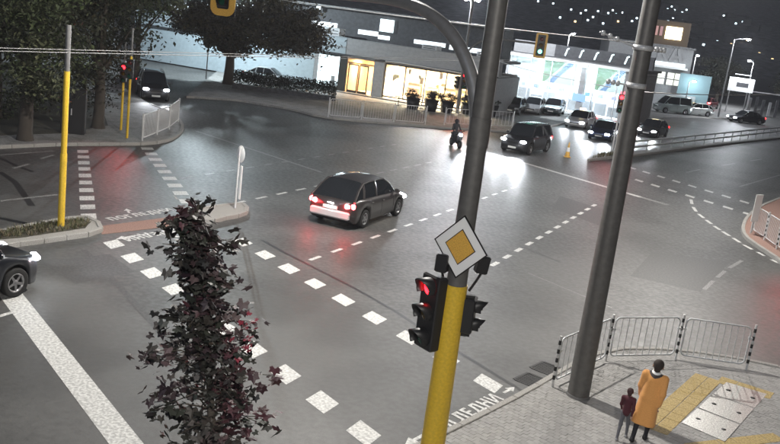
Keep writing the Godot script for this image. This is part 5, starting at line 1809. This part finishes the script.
func make_far_side() -> void:
	# railing before the cafe
	var a := Vector3(-5.08, 0.12, -59.93)
	var b := Vector3(1.59, 0.12, -62.72)
	var nm := ["first", "second", "third"]
	for i in 3:
		barrier(a.lerp(b, i / 3.0), a.lerp(b, (i + 1) / 3.0), 1.25, 11, "pale railing panel before the cafe, %s from the hedge end" % nm[i], "railing panels before the cafe", M.white_metal, true, i == 2, false, 5, 0.024)
	var c := Vector3(2.98, 0.12, -63.89)
	var d := Vector3(8.32, 0.12, -67.60)
	for i in 2:
		barrier(c.lerp(d, i / 2.0), c.lerp(d, (i + 1) / 2.0), 1.2, 8, "grey railing panel beside the far mast, %s of two" % ["nearer", "farther"][i], "railing panels by the far mast", M.steel, true, i == 1, false, 5, 0.022)
	# planters on the terrace
	var dark := [Color(0.015, 0.018, 0.012), Color(0.022, 0.024, 0.015)]
	var k := 0
	for q in [Vector3(0.61, 0.12, -72.16), Vector3(2.09, 0.12, -72.39), Vector3(3.42, 0.12, -72.83), Vector3(5.12, 0.12, -73.68), Vector3(7.20, 0.12, -74.56)]:
		var t := thing("planter", "dark planter with a bushy plant on the terrace, number %s from the entrance" % ["one", "two", "three", "four", "five"][k], "planter", q, 0.3, "planters on the terrace")
		var st := begin()
		lathe(st, [[0.0, 0.0], [0.5, 0.0], [0.68, 0.95], [0.6, 0.95], [0.55, 0.8], [0.0, 0.8]], Transform3D(Basis(Vector3.UP, PI / 4)), 4)
		obj("pot", st, M.black, t)
		shrub(t, Vector3(0, 1.2, 0), Vector3(0.7, 0.4, 0.6), 14, dark)
		k += 1
	for q in [[Vector3(-0.57, 0.12, -73.52), "by the cafe pillar"], [Vector3(1.35, 0.12, -73.47), "between the first two planters"]]:
		var t := thing("terrace_table", "small dark terrace table " + q[1], "table", q[0], 0.0, "terrace tables")
		var st := begin()
		lathe(st, [[0.0, 0.0], [0.28, 0.0], [0.28, 0.03], [0.04, 0.06], [0.04, 0.7], [0.4, 0.72], [0.4, 0.75], [0.0, 0.75]], Transform3D(), 14)
		obj("top_and_stem", st, M.black, t)
	# far mast with its arm and green overhead signal
	var B := Vector3(4.36, 0.12, -73.55)
	var m := thing("signal_mast", "far dark signal mast before the cafe with green overhead light", "traffic light", B)
	var st := begin()
	tube(st, [Vector3(0, -0.05, 0), Vector3(0, 3.0, 0)], 0.16, 12)
	obj("lower_pole", st, M.grey_pole, m)
	st = begin()
	tube(st, [Vector3(0, 3.0, 0), Vector3(0, 9.4, 0)], [0.14, 0.1], 12)
	obj("pole", st, M.pole, m)
	var dirv := Vector3(1, 0, 0.1).normalized()
	var pts := []
	for p in [[0.0, 4.6], [0.25, 5.2], [0.8, 5.8], [1.6, 6.2], [2.6, 6.35], [4.0, 6.38], [6.3, 6.4]]:
		pts.append(dirv * p[0] + Vector3(0, p[1], 0))
	st = begin()
	tube(st, curve_points(pts, 0.3), 0.09, 10)
	obj("arm", st, M.pole, m)
	signal_head(m, dirv * 5.9 + Vector3(0, 6.3, 0.12), Vector3(-0.05, 0, 1).normalized(), 0.16, 2, Vector2(0.95, 2.0), 2.0)
	signal_head(m, Vector3(0.22, 2.7, 0.3), Vector3(-0.1, -0.15, 1).normalized(), 0.15, 0, Vector2.ZERO, 8.0)
	signal_head(m, Vector3(-0.4, 2.5, 0.1), Vector3(-0.9, 0, 0.4).normalized(), 0.11, -1)
	# trolley wires along the main road
	for s in [-0.3, 0.3]:
		var off: Vector3 = Vector3(0.9, 0, 0.43) * s
		wire("trolley_wire", Vector3(-19.5, 5.75, 3.0) + off, Vector3(17.4, 5.95, -74.0) + off, 0.12, 0.01, "contact wire over the main road, %s of the pair" % ("nearer the cafe" if s < 0 else "nearer the thick pole"), "trolley wires")
	var P := Vector3(4.52, 0, -17.93)
	wire("span_wire", P + Vector3(0, 7.55, 0), Vector3(-30, 9.0, -66), 0.6, 0.01, "thin span wire running left from the thick pole")
	wire("span_wire", P + Vector3(-0.5, 6.63, 0), Vector3(3.0, 6.2, -60), 0.3, 0.01, "thin span wire from the thick pole toward the far mast")
	wire("span_wire", P + Vector3(0, 6.6, 0), Vector3(44.0, 7.2, -90), 0.7, 0.012, "thin span wire from the thick pole toward the far street lamp")
	wire("power_cable", Vector3(-20, 5.2, -86), Vector3(18, 5.6, -62), 0.5, 0.012, "dark cable strung before the pale building")

func make_right_side() -> void:
	# long guard rail on the far median
	var a := Vector3(16.03, 0.12, -61.25)
	var b := Vector3(44.08, 0.12, -99.60)
	var t := thing("guard_rail", "long low metal guard rail on the far median", "guard rail", a, atan2(-(b - a).z, (b - a).x))
	var L := (b - a).length()
	for y in [0.45, 0.85]:
		var st := begin()
		tube(st, [Vector3(0, y, 0), Vector3(L, y, 0)], 0.07, 8)
		obj("rail", st, M.white_metal, t)
	for i in int(L / 2.5):
		var st := begin()
		box(st, Vector3(0.3 + i * 2.5, 0.45, -0.09), Vector3(0.1, 0.92, 0.06))
		obj("post", st, M.steel, t)
	grass_tufts(get_node("median_island_002"), [Vector3(12.27, 0, -56.18), Vector3(16.02, 0, -61.11), Vector3(16.36, 0, -62.53), Vector3(13.29, 0, -58.65)], 900, 0.28, 0.12)
	# barrier on the far right corner
	var f := [Vector3(15.91, 0.12, -38.40), Vector3(15.89, 0.12, -36.96), Vector3(15.80, 0.12, -35.42), Vector3(15.99, 0.12, -33.56)]
	for i in 3:
		barrier(f[i], f[i + 1], 1.15, 10, "railing panel on the far corner, %s from the white board" % ["first", "second", "third"][i], "railing panels on the far corner", M.white_metal, true, i == 2, true, 5, 0.02)
	t = thing("marker_board", "white marker board at the rounded tip of the far corner", "traffic sign", Vector3(15.73, 0.12, -38.02), 0.5)
	bx(t, "board", -0.22, 0.22, 0.55, 1.75, 0.0, 0.03, M.sign_white, 0.008)
	bx(t, "post", -0.03, 0.03, 0.0, 1.7, -0.06, -0.001, M.steel)
	plain_signal(Vector3(16.44, 0.12, -35.58), 3.6, Vector3(-0.2, 0, 1).normalized(), 0, "signal post with red light at the far corner", 4.0, true, 2.6)
	# signal with red lamps by the island
	plain_signal(Vector3(14.63, 0.12, -61.22), 4.6, Vector3(-0.25, 0, 1).normalized(), 0, "white signal post showing red beside the thick pole", 5.0, false, 3.3, 0.14)
	# traffic cone
	t = thing("traffic_cone", "orange and white traffic cone beside the big dark off-roader", "traffic cone", Vector3(10.65, 0, -56.08))
	var st := begin()
	box(st, Vector3(0, 0.02, 0), Vector3(0.42, 0.04, 0.42), Basis(), 0.01)
	obj("base", st, M.orange, t)
	for q in [[0.04, 0.35, 0.16, 0.115, M.orange], [0.35, 0.62, 0.115, 0.075, M.sign_white], [0.62, 0.95, 0.075, 0.03, M.orange]]:
		st = begin()
		lathe(st, [[q[2], q[0]], [q[3], q[1]], [0.0, q[1]]], Transform3D(), 16)
		obj("cone_band", st, q[4], t)
	# white board and dark fence in the distance
	t = thing("billboard", "white billboard with dark marks beside the far road", "billboard", Vector3(44.0, 0.0, -120.0), -0.35)
	bx(t, "panel", -1.6, 1.6, 3.0, 4.8, -0.1, 0.0, M.sign_white)
	bx(t, "mark", -0.6, 0.9, 3.6, 4.2, 0.001, 0.02, M.wall_dark)
	for x in [-1.3, 1.3]:
		bx(t, "post", x - 0.07, x + 0.07, 0.0, 3.0, -0.1, 0.0, M.grey_pole)
	area(t, Vector3(0, 5.2, 0.9), Vector3(0, -0.6, -0.8).normalized(), Vector2(2.0, 0.1), Color(0.95, 0.97, 1.0), 8.0)
	bx(t, "lamp_bar", -1.0, 1.0, 5.2, 5.28, 0.92, 1.0, glow(Color(0.95, 0.97, 1.0), 3.0))
	t = thing("dark_fence", "dark fence of upright posts along the far road", "fence", Vector3(47.0, 0.0, -124.0), -0.1)
	for i in 22:
		bx(t, "fence_post", i * 0.9, i * 0.9 + 0.35, 0.0, 2.2 + 0.3 * sin(i * 1.7), -0.2, 0.0, M.wall_grey if i % 3 == 0 else M.wall_dark)
	bx(t, "top_rail", -0.3, 20.0, 3.0, 3.15, -0.2, -0.05, M.white_metal)
	for q in [-0.2, 6.5, 13.2, 19.6]:
		bx(t, "rail_post", q, q + 0.15, 0.0, 3.0, -0.2, -0.05, M.steel)
	tree(Vector3(58.0, 0, -134.0), "dark tree beyond the far fence", 2.5, 0.3, Vector3(0, 4.6, 0), Vector3(4.5, 2.6, 3.0), 50, 90, [Color(0.02, 0.022, 0.014), Color(0.03, 0.03, 0.02)], 0.2)
	tree(Vector3(48.0, 0, -140.0), "dark tree beyond the white billboard", 2.5, 0.3, Vector3(0, 4.4, 0), Vector3(4.0, 2.6, 3.0), 50, 90, [Color(0.02, 0.022, 0.014), Color(0.03, 0.03, 0.02)], 0.2)

func make_near_corner() -> void:
	make_wire_pole()
	var p := [Vector3(3.94, 0.12, -17.96), Vector3(5.52, 0.12, -19.96), Vector3(7.41, 0.12, -20.69), Vector3(9.14, 0.12, -20.59)]
	barrier(p[0], p[1], 1.1, 9, "steel barrier panel partly behind the thick pole", "steel barrier panels on the near corner", M.steel, true, false)
	barrier(p[1], p[2], 1.1, 9, "middle steel barrier panel on the near corner", "steel barrier panels on the near corner", M.steel, true, false)
	barrier(p[2], p[3], 1.1, 9, "steel barrier panel ending with a free striped post", "steel barrier panels on the near corner", M.steel, true, true)
	var go := Vector3(0.42, 0, -0.9).normalized()
	person(Vector3(5.29, 0.12, -15.83), go, 1.0, "person in a long orange coat walking away past the thick pole", {"top": Color(0.05, 0.04, 0.04), "legs": Color(0.015, 0.015, 0.018), "shoes": Color(0.012, 0.012, 0.012), "hair": Color(0.03, 0.022, 0.016), "hair_len": 0.0, "coat": Color(0.62, 0.25, 0.06)}, {"stride": 0.13, "lean": -0.06})
	person(Vector3(4.96, 0.12, -15.82), go, 0.62, "small child in a dark red jacket beside the orange coat", {"top": Color(0.07, 0.015, 0.02), "legs": Color(0.12, 0.12, 0.13), "shoes": Color(0.3, 0.3, 0.3), "hair": Color(0.05, 0.02, 0.02), "hair_len": 0.01}, {"stride": 0.2})

func make_traffic() -> void:
	var back := -ALONG
	car(Vector3(-1.2, 0, -32.2), Vector3(0.40, 0, -0.916), "hatch", 4.2, 1.76, Color(0.05, 0.045, 0.045), "dark grey hatchback braking in the middle of the junction", {"called": "hatchback", "brake": true, "head": true, "size": 1.1, "bumper": Color(0.45, 0.45, 0.45), "metal": 0.4, "dip": -0.06})  # bumper colour made paler to carry the lamp light on the rear
	car(Vector3(-9.84, 0, -18.67), ALONG, "suv", 4.3, 1.8, Color(0.012, 0.014, 0.02), "black car entering at the picture edge with its headlight on", {"head": true, "beam": 10.0})
	car(Vector3(8.0, 0, -56.4), Vector3(-0.5, 0, 0.866), "suv", 4.5, 1.9, Color(0.025, 0.025, 0.028), "big dark off-roader coming forward with bright headlights", {"called": "off_roader", "head": true, "rack": true, "beam": 45.0, "dip": -0.075})
	car(Vector3(15.13, 0, -76.19), Vector3(-0.42, 0, 0.9), "sedan", 4.5, 1.82, Color(0.6, 0.6, 0.6), "white car queueing behind the dark off-roader", {"head": true, "taxi": true})
	car(Vector3(15.76, 0, -69.23), Vector3(-0.42, 0, 0.9), "sedan", 4.4, 1.8, Color(0.02, 0.03, 0.07), "dark blue car with bluish headlights behind the cone", {"head": true, "beam": 25.0})
	car(Vector3(21.40, 0, -76.37), Vector3(-0.5, 0, 0.86), "sedan", 4.3, 1.75, Color(0.03, 0.03, 0.03), "dark car with headlights on just past the thick pole", {"head": true})
	car(Vector3(-16.9, 0, -59.2), Vector3(0.38, 0, 0.92), "suv", 4.5, 1.85, Color(0.03, 0.03, 0.033), "dark car waiting in the side street with headlights on", {"head": true, "rack": true, "beam": 14.0})
	car(Vector3(40.20, 0, -105.85), Vector3(-0.93, 0, 0.36), "sedan", 4.5, 1.8, Color(0.012, 0.013, 0.02), "dark car arriving along the far road", {"head": true})
	scooter(Vector3(3.38, 0, -54.12), Vector3(0.35, 0, 0.93).normalized())
	# parked by the showroom
	var k := 0
	for q in [[Vector3(9.71, 0.12, -79.85), Color(0.02, 0.02, 0.022), "black parked car nearest the far mast"], [Vector3(11.84, 0.12, -82.36), Color(0.3, 0.31, 0.32), "grey parked car in the showroom row"], [Vector3(13.95, 0.12, -83.97), Color(0.015, 0.03, 0.03), "dark green parked car in the showroom row"]]:
		car(q[0], Vector3(-0.3, 0, 0.95), "hatch", 4.0, 1.72, q[1], q[2], {"group": "parked cars"})
	car(Vector3(31.12, 0.12, -105.03), Vector3(-0.95, 0, 0.3), "van", 4.4, 1.8, Color(0.35, 0.4, 0.38), "pale green parked van before the supermarket", {"called": "van", "category": "van", "group": "parked cars"})
	car(Vector3(34.32, 0.12, -106.59), Vector3(-0.95, 0, 0.3), "hatch", 4.2, 1.75, Color(0.55, 0.57, 0.55), "white parked car beside the pale hoarding", {"group": "parked cars"})
	car(Vector3(41.53, 0.12, -123.68), Vector3(0.6, 0, -0.8), "hatch", 4.0, 1.72, Color(0.2, 0.02, 0.03), "red parked car with glowing tail lights", {"group": "parked cars", "brake": true})
